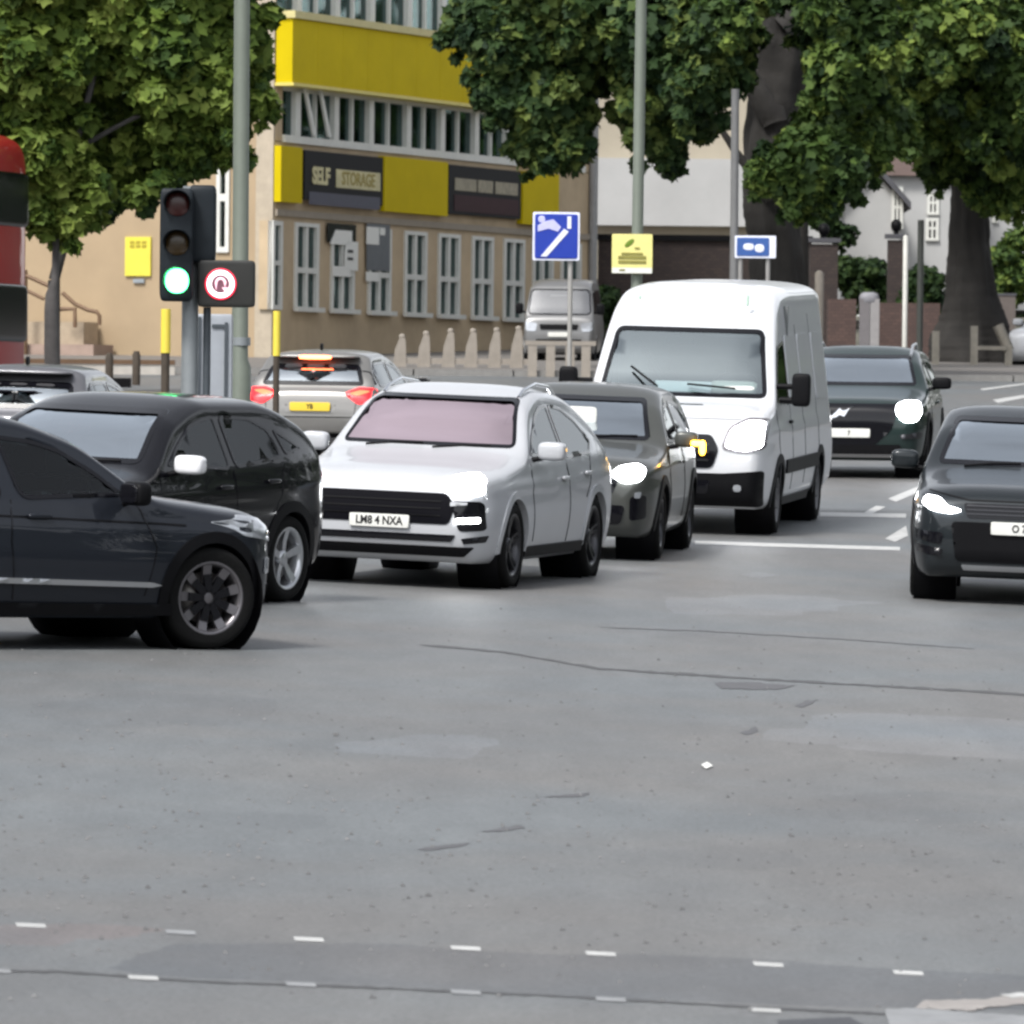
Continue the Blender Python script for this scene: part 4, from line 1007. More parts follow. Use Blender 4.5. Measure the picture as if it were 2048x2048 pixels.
# left wall with window opening
wy0 = lf(460, 400)[0]; wy1 = lf(434, 400)[0]; wz0 = lf(448, 505)[1]; wz1 = lf(448, 300)[1]
k = MB(); YW = 22
k.bx(0, .3, .3, wy0, ZB, ZT); k.bx(0, .3, wy1, YW, ZB, ZT); k.bx(0, .3, wy0, wy1, ZB, wz0); k.bx(0, .3, wy0, wy1, wz1, ZT)
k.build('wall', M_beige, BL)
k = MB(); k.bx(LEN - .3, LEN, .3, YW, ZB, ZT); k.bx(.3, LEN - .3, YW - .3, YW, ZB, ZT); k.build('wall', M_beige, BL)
k = MB(); k.bx(.0, LEN, 0, YW, ZT, ZT + .3); k.build('roof', M_kerb, BL)
k = MB(); k.bx(.32, LEN - .32, 2.4, 2.5, ZB, ZT - .1); k.bx(.32, LEN - .32, .32, 2.4, zf1 - 1.2, zf1 - 1.0); k.build('room_partition', M_room, BL)
# ground row windows
def win_ground(i):
    f = MB(); hw = HWD; h0, h1 = zs0, zs1; t = .085; hm = h0 + (h1 - h0) * .46
    f.bx(-hw, hw, -.05, .12, h0, h0 + t); f.bx(-hw, hw, -.05, .12, h1 - t, h1)
    f.bx(-hw, -hw + .136, -.05, .12, h0 + t, h1 - t); f.bx(hw - .136, hw, -.05, .12, h0 + t, h1 - t)
    f.bx(-.07, .07, -.04, .11, h0 + t, h1 - t); f.bx(-hw + .136, hw - .136, -.045, .115, hm - .06, hm + .06)
    f.bx(-hw - .1, hw + .1, -.16, -.052, h0 - .02, h0 + .08)
    o = f.build('window', M_frame, BL)
    for a, b_ in ((-hw + .136, -.07), (.07, hw - .136)):
        for c_, d_ in ((h0 + t, hm - .06), (hm + .06, h1 - t)):
            q = MB(); q.bx(a + .002, b_ - .002, .04, .055, c_ + .002, d_ - .002); q.build('pane', MT['bglass'], o)
    return o
w0 = win_ground(0); first = True
for i, x in enumerate(wx[1:]):
    o = w0 if first else copy_tree(w0, BL); o.location = (x, 0, 0); first = False
f = MB(); x = wx[0] + .16
f.bx(x - .28, x + .29, -.03, .1, zs0, zs0 + .1); f.bx(x - .28, x + .29, -.03, .1, zs1 - .1, zs1); f.bx(x - .28, x - .16, -.03, .1, zs0 + .1, zs1 - .1); f.bx(x + .17, x + .29, -.03, .1, zs0 + .1, zs1 - .1); f.bx(x - .16, x + .17, -.03, .1, zs0 + .95, zs0 + 1.05)
o = f.build('window', M_frame, BL); q = MB(); q.bx(x - .158, x + .168, .04, .055, zs0 + .102, zs1 - .102); q.build('pane', MT['bglass'], o)
# notices in the windows
def notice(px0, py0, px1, py1, m=MT['plate'], dy=-.07, name='window_notice', sk=0):
    a = fr(px0, py0, dy); b_ = fr(px1, py1, dy); q = MB(); z0, z1 = min(a[1], b_[1]), max(a[1], b_[1])
    q.prism([(a[0], z0), (b_[0], z0), (b_[0] + sk * .0, z1), (a[0] + sk, z1)], dy - .006, dy + .006); return q.build(name, m, BL)
notice(660, 488, 704, 462, sk=.35); notice(688, 540, 716, 484, sk=.08); notice(665, 552, 700, 534); notice(733, 488, 758, 455); notice(732, 562, 757, 545); notice(760, 470, 770, 456)
q = notice(654, 484, 712, 450, MT['gloss'], -.056, 'window_screen'); notice(733, 540, 780, 450, mat('grey_film', (.10, .11, .12), .6), -.056, 'window_screen')
for z in (500, 515): notice(696, z + 5, 706, z, MT['ink'], -.085, 'notice_lettering')
# upper rows of windows between white mullions
bay = [fr(px, 240)[0] for px in (552, 591, 668, 738, 813, 881, 949, 1012, 1073, 1130)]
for row, (z0, z1) in enumerate(((zu0, zb0 - .05), (zb1 - .1, 15.2))):
    k = MB(); k.bx(.35, LEN - .6, -.06, .16, z0 - .02, z0 + .14); k.bx(.35, LEN - .6, -.02, .16, z1 - .1, z1); k.build('window_rail', M_frame, BL)
    for i, x in enumerate(bay[1:]):
        k = MB(); k.bx(x - .14, x + .14, -.07, .17, z0 + .141, z1 - .101); k.build('mullion', M_frame, BL)
    rnd = random.Random(4 + row)
    for i in range(len(bay) - 1):
        a, b_ = bay[i] + (.14 if i else .0), bay[i + 1] - .14; m = (a + b_) / 2
        if i: k = MB(); k.bx(m - .045, m + .045, -.03, .12, z0 + .141, z1 - .101); k.build('glazing_bar', M_frame, BL)
        for c_, d_ in (((a, m - .045), (m + .045, b_)) if i else ((a, b_),)):
            q = MB(); q.bx(c_ + .002, d_ - .002, .05, .062, z0 + .143, z1 - .103); q.build('pane', MT['bglass'], BL)
            if rnd.random() < .3:
                h = rnd.uniform(.3, 1) * (z1 - z0); q = MB()
                n = int((d_ - c_) / .11)
                for j in range(n): q.bx(c_ + .02 + j * .11, c_ + .09 + j * .11, .30, .315, z1 - h, z1 - .1)
                o = q.build('vertical_blind', M_blind, BL); o['kind'] = 'stuff'
# slanting open casements at the near end
for x in (bay[1] + .1, bay[1] + 1.0):
    q = MB(); q.prism([(x, zu0 + 1.25), (x + .13, zu0 + 1.25), (x + .75, zu0 + .18), (x + .58, zu0 + .18)], -.16, -.11); q.build('open_casement', M_frame, BL)
# yellow band made of panels
xe = fr(1012, 200, -.4)[0]; n = 9
for i in range(n):
    a, b_ = -.06 + (xe + .3) * i / n, -.06 + (xe + .3) * (i + 1) / n - .012
    q = MB(); q.bx(a, b_, -.38, -.002, zb0, zb1 - .12); q.build('cladding_panel', M_yel, BL)
q = MB(); q.bx(-.12, xe + .3, -.46, -.002, zb1 - .118, zb1 + .04); q.build('band_capping', mat('pale_capping', (.5, .44, .2), .6), BL)
q = MB(); q.bx(-.12, xe + .3, -.44, -.002, zb0 - .07, zb0 - .002); q.build('band_edge', mat('yellow_edge', (.6, .5, .12), .5), BL)
# sign band: yellow panels and two dark signs
def fpanel(px0, px1, z0, z1, m, name, y0=-.10, y1=-.002, par=None):
    q = MB(); q.bx(fr(px0, 350)[0], fr(px1, 350)[0], y0, y1, z0, z1); return q.build(name, m, par or BL)
fpanel(548, 591, zf0, zf1 + .02, M_yel, 'cladding_panel', -.16); fpanel(756, 883, zf0 - .02, zf1 + .02, M_yel, 'cladding_panel', -.16); fpanel(1034, 1106, zf0 - .05, zf1, M_yel, 'cladding_panel', -.16)
s1 = fpanel(597, 754, zf0 + .1, zf1 - .02, M_blk, 'sign_board', -.14); s2 = fpanel(886, 1031, zf0 + .05, zf1 - .02, M_blk, 'sign_board', -.14)
MX = lambda x, z, y: basis((1, 0, 0), (0, 0, 1), (0, -1, 0), (x, y, z))
zc = (zf0 + zf1) / 2 + .02
def midx(a, b_): return (fr(a, 350)[0] + fr(b_, 350)[0]) / 2
text('SELF', .50, M_cream, s1, MX(midx(603, 656), zc, -.15), .012, 'lettering', .02, 1.06)
q = MB(); q.bx(fr(660, 350)[0], fr(748, 350)[0], -.152, -.142, zc - .20, zc + .20); o = q.build('sign_strip', M_cream, s1)
text('STORAGE', .40, mat('sign_ochre', (.28, .22, .04), .6), o, MX(midx(662, 746), zc, -.156), .006, 'lettering', .008, 1.15)
q = MB(); q.bx(fr(606, 350)[0], fr(748, 350)[0], -.152, -.142, zc - .62, zc - .34); q.build('sign_strip', mat('sign_navy', (.02, .02, .05), .5, var=.3), s1)
for a_, b_ in ((898, 941), (944, 974), (979, 1024)):
    q = MB(); q.bx(fr(a_, 350)[0], fr(b_, 350)[0], -.152, -.142, zc - .02, zc + .26); q.build('sign_strip', mat('sign_faded', (.26, .23, .16), .6, var=.4, scale=9), s2)
q = MB(); q.bx(fr(897, 350)[0], fr(1026, 350)[0], -.152, -.142, zf0 + .12, zc - .12); q.build('sign_strip', M_maroon, s2)
# string course, drainpipe, left wall window and poster
k = MB(); k.bx(-.03, LEN, -.06, -.002, zf0 - .30, zf0 - .16); k.build('string_course', mat('stone_course', (.28, .24, .19), .8), BL)
k = MB(); k.tube([(LEN - .15, -.1, ZB), (LEN - .15, -.1, ZT)], .11, 10); k.build('drainpipe', mat('grey_pipe', (.25, .25, .25), .6), BL)
f = MB(); f.bx(-.06, .12, wy0, wy1, wz0, wz0 + .12); f.bx(-.06, .12, wy0, wy1, wz1 - .12, wz1); f.bx(-.06, .12, wy0, wy0 + .09, wz0 + .12, wz1 - .12); f.bx(-.06, .12, wy1 - .09, wy1, wz0 + .12, wz1 - .12); zm = lf(448, 395)[1]; f.bx(-.06, .12, wy0 + .09, wy1 - .09, zm - .08, zm + .08)
o = f.build('window', M_frame, BL); q = MB(); q.bx(.04, .055, wy0 + .09, wy1 - .09, wz0 + .12, wz1 - .12); q.build('pane', MT['bglass'], o)
k = MB(); y_ = lf(520, 400)[0]
k.bx(-.1, -.002, .02, .42, ZB, 18); k.build('corner_pilaster', mat('pilaster', (.40, .34, .26), .8), BL)
def lbox(px0, px1, py0, py1, m, name, d0=-.06, d1=-.003, par=BL):
    a = lf(px0, (py0 + py1) / 2)[0]; b_ = lf(px1, (py0 + py1) / 2)[0]; z0 = lf((px0 + px1) / 2, py1)[1]; z1 = lf((px0 + px1) / 2, py0)[1]
    q = MB(); q.bx(d0, d1, min(a, b_), max(a, b_), z0, z1); return q.build(name, m, par)
M_post = mat('poster_yellow', (.66, .58, .06), .6, var=.1)
po = lbox(252, 303, 474, 552, M_post, 'poster')
for j in range(3):
    for r_ in range(2): lbox(262 + j * 12, 271 + j * 12, 482 + r_ * 8, 488 + r_ * 8, mat('ochre_ink', (.35, .28, .02), .6, var=0), 'lettering', -.068, -.0605, po)
lbox(268, 290, 558, 566, mat('small_plaque', (.25, .28, .3), .6), 'plaque')
lbox(60, 230, 690, 745, mat('pink_render', (.30, .22, .18), .85, var=.2, scale=1.5), 'ramp_wall', -1.2, -.1)
lbox(75, 200, 645, 690, mat('beige_step', (.36, .29, .21), .85, var=.15), 'steps_block', -.9, -.1)
# light panel on the left wall seen behind the leaves
lbox(130, 185, 380, 440, M_frame, 'white_board'); lbox(345, 372, 330, 385, M_frame, 'white_board')
# handrail
M_rail = mat('brown_metal', (.13, .075, .04), .5, .2, var=.2)
def lp(px, py, d=-1.3): y_, z_ = lf(px, py, d); return (d, y_, z_)
hr = empty('handrail', C0, TH); tag(hr, 'brown metal stair handrail against the beige side wall', 'handrail')
k = MB(); k.tube([lp(125, 586), lp(150, 608), lp(176, 620), lp(194, 624), lp(199, 632), lp(199, 650)], .045, 8); k.tube([lp(50, 550), lp(98, 572)], .045, 8); k.build('rail', M_rail, hr)
k = MB(); k.tube([lp(52, 580), lp(88, 598)], .04, 8); k.build('rail', M_rail, hr)
k = MB(); k.tube([lp(50, 540), lp(50, 745)], .06, 8); k.build('post', M_rail, hr)
k = MB(); k.tube([lp(120, 618), lp(150, 618), lp(150, 655)], .05, 8); k.build('rail', M_rail, hr)
# low front wall with brown rail and posts
LW = empty('low_wall'); tag(LW, 'low pale wall with brown top rail in front of the beige side wall', 'wall')
def wallbox(px0, px1, py0, py1, d, m, name, par, dep=.25):
    a = at(px0, (py0 + py1) / 2, d); b_ = at(px1, (py0 + py1) / 2, d); z1 = at((px0 + px1) / 2, py0, d).z; z0 = at((px0 + px1) / 2, py1, d).z
    q = MB(); q.bx(a.x, b_.x, d - dep / 2, d + dep / 2, z0, z1); return q.build(name, m, par)
wallbox(-120, 350, 728, 800, 158, mat('pale_wall', (.42, .39, .35), .8, var=.12), 'wall', LW)
wallbox(-120, 350, 718, 727, 158, M_rail, 'top_rail', LW, .3)
M_wood = mat('dark_timber', (.055, .042, .03), .8, var=.3, scale=5)
for px_, pt, lab in ((218, 706, 'dark timber bollard in front of the low wall, left of the pair'), (272, 702, 'dark timber bollard in front of the low wall, right of the pair')):
    p = onground(px_, 148); zt_ = at(px_, pt, 148).z; k = MB(); k.tube([(p.x, p.y, p.z), (p.x, p.y, zt_ - .08), (p.x, p.y, zt_)], [.075, .075, .05], 12); tag(k.build('bollard', M_wood, None), lab, 'bollard', 'timber bollards by the low wall')
# planters behind the bollards
wallbox(150, 212, 752, 800, 146, MT['black'], 'wall_dark', None); o = bpy.data.objects['wall_dark']; o.name = 'planter'; tag(o, 'low dark planter box beside the left timber bollard', 'planter')
wallbox(226, 262, 756, 800, 146, MT['black'], 'p2', None); o = bpy.data.objects['p2']; o.name = 'planter'; tag(o, 'low dark planter box between the two timber bollards', 'planter')
# ---------------------------------------------------------------- posts with yellow sleeves
M_ylw = mat('yellow_sleeve', (.72, .58, .07), .4, var=.06)
for px_, w_, t_, m_, lab in ((330, 20, 618, 706, 'dark post with tall yellow sleeve left of the traffic light'), (552, 15, 622, 712, 'slim post with yellow sleeve at the building corner')):
    d = 95; r_ = w_ / 2 / F * d; p = onground(px_, d); z1 = at(px_, t_, d).z; z0 = at(px_, m_, d).z; e = empty('marker_post', p); tag(e, lab, 'post')
    k = MB(); k.tube([(0, 0, 0), (0, 0, z0 - p.z)], r_ * .85, 12); k.build('post', M_wood, e)
    k = MB(); k.tube([(0, 0, z0 - p.z), (0, 0, z1 - p.z)], r_, 12); k.build('sleeve', M_ylw, e)
# ---------------------------------------------------------------- stone posts in front of the facade
M_stone = mat('post_concrete', (.27, .24, .205), .85, var=.15, scale=5)
names = ['leftmost of the row', 'second from the left', 'third from the left', 'fourth from the left', 'fifth from the left', 'sixth, next to the small van']
for i, (px_, top) in enumerate(((803, 668), (851, 662), (900, 657), (945, 657), (992, 655), (1036, 652))):
    d = 163; p = at(px_, 700, d); z0 = float(g(p.x, d)) + .1; z1 = at(px_, top, d).z; h = z1 - z0
    e = empty('stone_post', (p.x, d, z0)); tag(e, 'pale pointed stone post by the yellow building, ' + names[i], 'post', 'stone posts in front of the yellow building')
    k = MB(); k.prism([(-.17, 0), (.10, 0), (.09, h * .62), (.075, h - .08), (-.04, h - .08), (-.13, h * .55)], -.08, .08); k.build('post', M_stone, e)
    k = MB(); k.sup((.01, 0, h - .05), (.13, .13, .11), .9, 12, 8); k.build('finial', M_stone, e)
    k = MB(); k.bx(.1, .37, -.05, .05, .08, .2); k.build('low_rail', M_stone, e)
RF = empty('stone_railing', (0, 0, 0)); tag(RF, 'pale low railing of stubby posts in front of the small silver van', 'railing')
for px_ in (1066, 1102, 1141, 1173):
    a = at(px_, 700, 160); z0 = float(g(a.x, 160)); k = MB(); k.bx(a.x - .10, a.x + .08, 159.9, 160.1, z0, at(px_, 690, 160).z); k.build('baluster', M_stone, RF)
wallbox(1050, 1192, 682, 691, 160, M_stone, 'rail', RF, .22)
hb = MB(); rr_ = random.Random(2)
# ---------------------------------------------------------------- traffic light
M_tl = mat('signal_black', (.012, .016, .02), .5, var=.2, spec=.2)
M_pole = mat('galvanised_grey', (.24, .26, .27), .45, .3, var=.1)
D = 72.0; m2 = D / F
p = onground(378, D); TL = empty('traffic_light', p); tag(TL, 'traffic light showing green on a grey post behind the black SUV', 'traffic light')
def tz(py): return at(378, py, D).z - p.z
def tx(px): return (px - 378) * m2
k = MB(); k.tube([(0, .05, 0), (0, .05, tz(372))], .075, 16); k.build('post', M_pole, TL)
k = MB(); k.sup((tx(352), -.16, (tz(378) + tz(604)) / 2), (.30, .24, tz(378) - tz(604)), .18, 24, 14); hd = k.build('signal_head', M_tl, TL)
for j, (py, nm, m_) in enumerate(((410, 'red_lens', mat('lens_red_off', (.05, .012, .01), .25)), (488, 'amber_lens', mat('lens_amber_off', (.05, .03, .01), .25)), (563, 'green_lens', emis('green_lit', (.09, 1, .30), 4.5)))):
    k = MB(); k.sup((tx(354), -.285, tz(py)), (.21, .05, .22), .9, 24, 14); k.build(nm, m_, hd)
    k = MB(); V = []; nseg = 20
    for i in range(nseg + 1):
        a_ = -.35 + (math.pi + .7) * i / nseg
        for rr, yy in ((.128, -.27), (.128, -.27 - .24 * (.45 + .55 * max(0, math.sin(a_)))), (.118, -.27 - .24 * (.45 + .55 * max(0, math.sin(a_)))), (.118, -.27)):
            V.append((tx(354) + rr * math.cos(a_), yy, tz(py) + rr * math.sin(a_)))
    k.add(V, [(4 * i + q, 4 * i + (q + 1) % 4, 4 * i + 4 + (q + 1) % 4, 4 * i + 4 + q) for i in range(nseg) for q in range(4)]); k.build('visor', M_tl, hd, recalc=True)
k = MB(); k.sup((tx(402), .02, (tz(370) + tz(525)) / 2), (.24, .3, tz(370) - tz(525)), .2, 24, 14); k.build('side_signal_head', M_tl, TL)
k = MB(); k.tube([(0, 0, tz(440)), (tx(402), 0, tz(440))], .02, 8); k.build('bracket', M_tl, TL)
# no U-turn box sign
NS = empty('turn_ban_sign', p); tag(NS, 'black box sign with lit white ring, no U-turn, right of the green light', 'sign')
cx, cz = tx(440), tz(568)
k = MB(); k.sup((tx(451), -.05, tz(567)), (.52, .16, tz(520) - tz(614)), .14, 24, 14); bxo = k.build('box', mat('sign_box', (.014, .014, .012), .5, var=.2), NS)
def ring(r0, r1, y, m, nm):
    k = MB(); k.lathe([(r0, 0), (r0, -.012), (r1, -.012), (r1, 0)], 'y', (cx, y, cz), 40); return k.build(nm, m, bxo)
ring(.125, .142, -.131, emis('ring_red', (.7, .02, .05), .6), 'red_ring'); ring(.082, .124, -.131, emis('ring_white', (1, .93, .93), 1.0), 'white_ring')
k = MB(); k.lathe([(.0, -.002), (.081, -.002)], 'y', (cx, -.131, cz), 30); k.build('ring_face', mat('ring_face', (.10, .04, .06), .5, em=(1, .35, .5), es=.05), bxo)
P_ = [(cx - .04, -.14, cz - .06)] + [(cx - .04 * math.cos(t * math.pi / 6), -.14, cz + .01 + .04 * math.sin(t * math.pi / 6)) for t in range(7)] + [(cx + .04, -.14, cz - .03)]
k = MB(); k.tube(P_, .012, 8); k.prism([(cx + .012, cz - .03), (cx + .068, cz - .03), (cx + .04, cz - .07)], -.145, -.135); k.build('arrow', emis('arrow_lit', (1, .6, .7), .35), bxo)
k = MB(); k.tube([(tx(412), .06, 0), (tx(412), .06, tz(614))], .035, 12); k.build('post', mat('dark_post', (.05, .06, .07), .5), NS)
# control cabinet
q = onground(428, 76); CB = empty('control_cabinet', q); tag(CB, 'pale grey control cabinet with dark edge frame beside the traffic light post', 'cabinet')
mm = 76 / F; zc1 = at(428, 628, 76).z - q.z
k = MB(); k.sup((0, 0, zc1 / 2), (72 * mm, .3, zc1), .06, 24, 12); k.build('body', mat('cabinet_grey', (.30, .32, .35), .5, var=.08), CB)
for a_, b_, c_, d_ in ((-.165, -.125, .2, zc1 - .03), (.10, .13, .55, zc1 - .08), (-.02, .10, zc1 - .13, zc1 - .10), (-.05, .10, .80, .84), (-.01, .03, .35, .70)):
    k = MB(); k.bx(a_, b_, -.17, -.152, c_, d_); k.build('frame_strip', mat('cab_dark', (.05, .06, .07), .5), CB)
# ---------------------------------------------------------------- lamp columns
M_col = mat('green_grey_column', (.145, .165, .135), .5, .1, var=.10, scale=3)
def column(px_, d, wpx, top_py, lab, m_=M_col, name='lamp_column', px_top=None, collar=None):
    p = onground(px_, d); r_ = wpx / 2 / F * d; h = at(px_, top_py, d).z - p.z; dx_ = ((px_top or px_) - px_) / F * d
    e = empty(name, p); tag(e, lab, 'lamp post')
    k = MB(); k.tube([(0, 0, 0), (0, 0, h * .22), (dx_ * .3, 0, h * .23), (dx_, 0, h)], [r_ * 1.25, r_ * 1.25, r_ * 1.0, r_ * .92], 20); k.build('column', m_, e)
    if top_py < 0:
        k = MB(); k.tube([(dx_, 0, h), (dx_ + .3, -.3, h + .5), (dx_ + .6, -1.2, h + .7)], .04, 8); k.build('arm', m_, e)
        k = MB(); k.sup((dx_ + .7, -1.6, h + .68), (.3, .8, .14), .5); k.build('lantern', MT['alloy'], e)
    if collar:
        zc_ = at(px_, collar, d).z - p.z; k = MB(); k.tube([(0, 0, zc_ - .04), (0, 0, zc_ + .04)], r_ * 1.15, 16); k.build('band', M_pole, e)
    return e, p, h
column(481, 78, 33, -420, 'tall green-grey lamp column just right of the no U-turn sign', px_top=474, collar=683)
EL2, p2, h2 = column(1268, 98, 23, -380, 'tall green-grey lamp column rising behind the white van', px_top=1276)
column(1466, 124, 17, 178, 'short grey lamp column in front of the big tree trunk', mat('grey_column', (.13, .13, .13), .5), px_top=1464)
# yellow planning notice on the second column
def board(name, px0, py0, px1, py1, d, m_, lab, cat, yoff=-.12):
    a = at(px0, py1, d); b_ = at(px1, py0, d); cx_ = (a.x + b_.x) / 2; cz_ = (a.z + b_.z) / 2
    e = empty(name, (cx_, d + yoff, cz_)); tag(e, lab, cat); w_, h_ = b_.x - a.x, b_.z - a.z
    k = MB(); k.sup((0, 0, 0), (w_, .02, h_), .06, 28, 10); o = k.build('board', m_, e); return e, o, w_, h_
M_pyel = mat('pale_yellow_board', (.72, .66, .24), .55, var=.08)
e, o, w_, h_ = board('event_sign', 1223, 469, 1305, 547, 98, M_pyel, 'pale yellow board with green leaf mark on the lamp column behind the van', 'sign')
k = MB(); k.bx(-w_ / 2 + .004, w_ / 2 - .004, -.016, -.011, -h_ / 2 + .004, -h_ / 2 + .07); k.build('white_strip', MT['plate'], o)
k = MB(); k.sup((-.035, -.013, .13), (.14, .008, .06), .9, rot=Matrix.Rotation(-.7, 3, 'Y')); k.build('leaf_mark', mat('leaf_green', (.12, .2, .01), .6), o)
mi = mat('sign_olive_ink', (.22, .20, .04), .6, var=.3)
for x_, z_, ww, hh in ((.06, .07, .06, .018), (0, .0, .26, .025), (0, -.045, .34, .035), (0, -.10, .34, .03), (-.12, -.20, .07, .02)):
    k = MB(); k.bx(x_ - ww / 2, x_ + ww / 2, -.0205, -.0165 if z_ < -.15 else -.011, z_ - hh / 2, z_ + hh / 2); k.build('print_line', mi, o)
# blue keep-left style lane sign
M_blue = mat('sign_blue', (.008, .035, .34), .35, var=.05); M_swh = mat('sign_white', (.72, .74, .85), .4, var=.05)
p = onground(1138, 103); e, o, w_, h_ = board('lane_sign', 1065, 425, 1160, 521, 103, M_swh, 'square blue sign with white diagonal line and cycle mark on a thin pole', 'sign', -.06)
k = MB(); k.sup((0, -.012, 0), (w_ - .05, .012, h_ - .05), .1, 28, 8); f = k.build('blue_face', M_blue, o)
k = MB(); k.prism([(-.20, -.26), (-.12, -.26), (.16, .06), (.10, .10)], -.026, -.019); k.build('diagonal', M_swh, f)
k = MB(); k.bx(.14, .19, -.026, -.019, .10, .26); k.build('tick', M_swh, f)
k = MB(); k.prism([(-.24, .06), (-.10, .10), (.02, .06), (.06, .12), (-.04, .22), (-.16, .19), (-.24, .14)], -.026, -.019); k.sup((-.19, -.0225, .22), (.09, .007, .09), .9); k.build('cycle_mark', mat('sign_lilac', (.5, .5, .8), .4), f)
k = MB(); pz = at(1138, 425, 103).z; k.tube([(p.x - e.location.x, .06, p.z - e.location.z), (p.x - e.location.x, .06, .25)], .032, 10); k.build('pole', mat('pale_pole', (.34, .33, .31), .5, .2), e)
# small blue and white direction sign
e, o, w_, h_ = board('direction_sign', 1469, 472, 1552, 516, 118, M_swh, 'small blue and white sign on two posts beneath the big tree trunk', 'sign', -.06)
k = MB(); k.sup((-.035, -.012, 0), (w_ - .13, .012, h_ - .06), .1, 28, 8); f = k.build('blue_face', mat('sign_blue_dull', (.03, .09, .30), .5), o)
k = MB(); k.sup((-.10, -.02, .0), (.16, .008, .10), .8); k.sup((.06, -.02, -.02), (.14, .008, .12), .8); k.build('cycle_mark', M_swh, f)
for px_ in (1478, 1533):
    p = onground(px_, 118); k = MB(); k.tube([(p.x - e.location.x, .05, p.z - e.location.z), (p.x - e.location.x, .05, .1)], .035, 10); k.build('pole', mat('pale_pole2', (.28, .27, .26), .5, .2), e)

# ================================================================== RIGHT-HAND BACKGROUND
def wbx(k, px0, px1, py0, py1, d, dep=.3):
    a = at(px0, (py0 + py1) / 2, d); b_ = at(px1, (py0 + py1) / 2, d); k.bx(a.x, b_.x, d, d + dep, at((px0 + px1) / 2, py1, d).z, at((px0 + px1) / 2, py0, d).z)
M_white_r = mat('white_render', (.40, .40, .395), .85, var=.10, scale=.6)
M_cream_r = mat('cream_render', (.36, .32, .25), .85, var=.12, scale=.6)
M_slate = mat('slate_roof', (.07, .07, .08), .7, var=.25, scale=3)
M_tile = mat('brown_tile_roof', (.085, .055, .045), .8, var=.3, scale=3)
def brick(name, c1, c2, sc=3.2):
    m, t, b = newmat(name); n = t.nodes.new('ShaderNodeTexBrick'); tcn = t.nodes.new('ShaderNodeTexCoord'); mp = t.nodes.new('ShaderNodeMapping')
    mp.inputs['Rotation'].default_value = (R(90), 0, 0); t.links.new(tcn.outputs['Object'], mp.inputs[0]); t.links.new(mp.outputs[0], n.inputs['Vector'])
    n.inputs['Color1'].default_value = (*c1, 1); n.inputs['Color2'].default_value = (*c2, 1); n.inputs['Mortar'].default_value = (c1[0] * .7, c1[1] * .75, c1[2] * .8, 1); n.inputs['Scale'].default_value = sc
    t.links.new(n.outputs[0], b.inputs['Base Color']); b.inputs['Roughness'].default_value = .85; return m
M_brick = brick('red_brick', (.075, .048, .042), (.10, .062, .052)); M_brickd = brick('dark_brick', (.035, .025, .023), (.05, .035, .03))
def house(name, lab, px0, px1, peave, pbase, d, m_, roofm, peak=90, wins=(), dep=9, gable=False, turn=0):
    a = at(px0, 400, d); b_ = at(px1, 400, d); ze = at((px0 + px1) / 2, peave, d).z; z0 = at((px0 + px1) / 2, pbase, d).z; W_ = b_.x - a.x; pk = peak / F * d
    e = empty(name, ((a.x + b_.x) / 2, d, z0), turn); tag(e, lab, 'house'); h = ze - z0; hx = W_ / 2
    k = MB(); k.bx(-hx, hx, 0, dep, 0, h)
    if gable: k.prism([(-hx, h), (hx, h), (0, h + pk)], .0, dep)
    k.build('wall', m_, e)
    k = MB()
    if gable: k.prism([(-hx - .3, h - .25), (0, h + pk + .05), (hx + .3, h - .25), (hx + .3, h - .05), (0, h + pk + .28), (-hx - .3, h - .05)], -.3, dep + .3)
    else: k.prism([(-.3, h), (dep + .3, h), (dep / 2, h + pk)], -hx - .3, hx + .3, 'x')
    k.build('roof', roofm, e)
    for (wx0, wy0, wx1, wy1) in wins:
        x0 = (wx0 - (px0 + px1) / 2) / F * d; x1 = (wx1 - (px0 + px1) / 2) / F * d; za = at(wx0, wy1, d).z - z0; zb = at(wx0, wy0, d).z - z0
        k = MB(); t = .09
        k.bx(x0, x1, -.09, -.004, za - .08, za); k.bx(x0, x1, -.06, -.004, zb - t, zb); k.bx(x0, x0 + t, -.06, -.004, za, zb - t); k.bx(x1 - t, x1, -.06, -.004, za, zb - t); k.bx((x0 + x1) / 2 - .03, (x0 + x1) / 2 + .03, -.055, -.004, za, zb - t); k.bx(x0 + t, x1 - t, -.05, -.004, (za + zb) / 2 - .04, (za + zb) / 2 + .03)
        o = k.build('window', M_frame, e); k = MB(); k.bx(x0 + t, x1 - t, -.03, -.0035, za, zb - t); k.build('pane', MT['gloss'], o)
    return e
e = house('rendered_building', 'cream rendered building with broad white lower wall beyond the yellow building', 1186, 1500, 60, 560, 215, M_cream_r, M_slate, 60, ((1300, 200, 1340, 270),))
k = MB(); x0 = -157 / F * 215; k.bx(x0 - .05, -x0 + .05, -.5, -.004, at(1300, 452, 215).z - e.location.z, at(1300, 318, 215).z - e.location.z); k.build('white_fascia', M_white_r, e)
house('white_house', 'white rendered gabled house between the two big trunks', 1690, 1800, 400, 620, 225, M_white_r, M_slate, 62, ((1783, 376, 1806, 452),), gable=True)
house('white_house', 'white bay fronted house with tall windows just left of the right trunk', 1780, 1925, 352, 620, 232, M_white_r, M_tile, 70, ((1854, 386, 1878, 424), (1852, 436, 1878, 476), (1784, 372, 1806, 452)))
house('white_house', 'low pale house seen left of the gabled white house', 1560, 1722, 405, 620, 236, M_white_r, M_slate, 40, ((1640, 430, 1660, 470),))
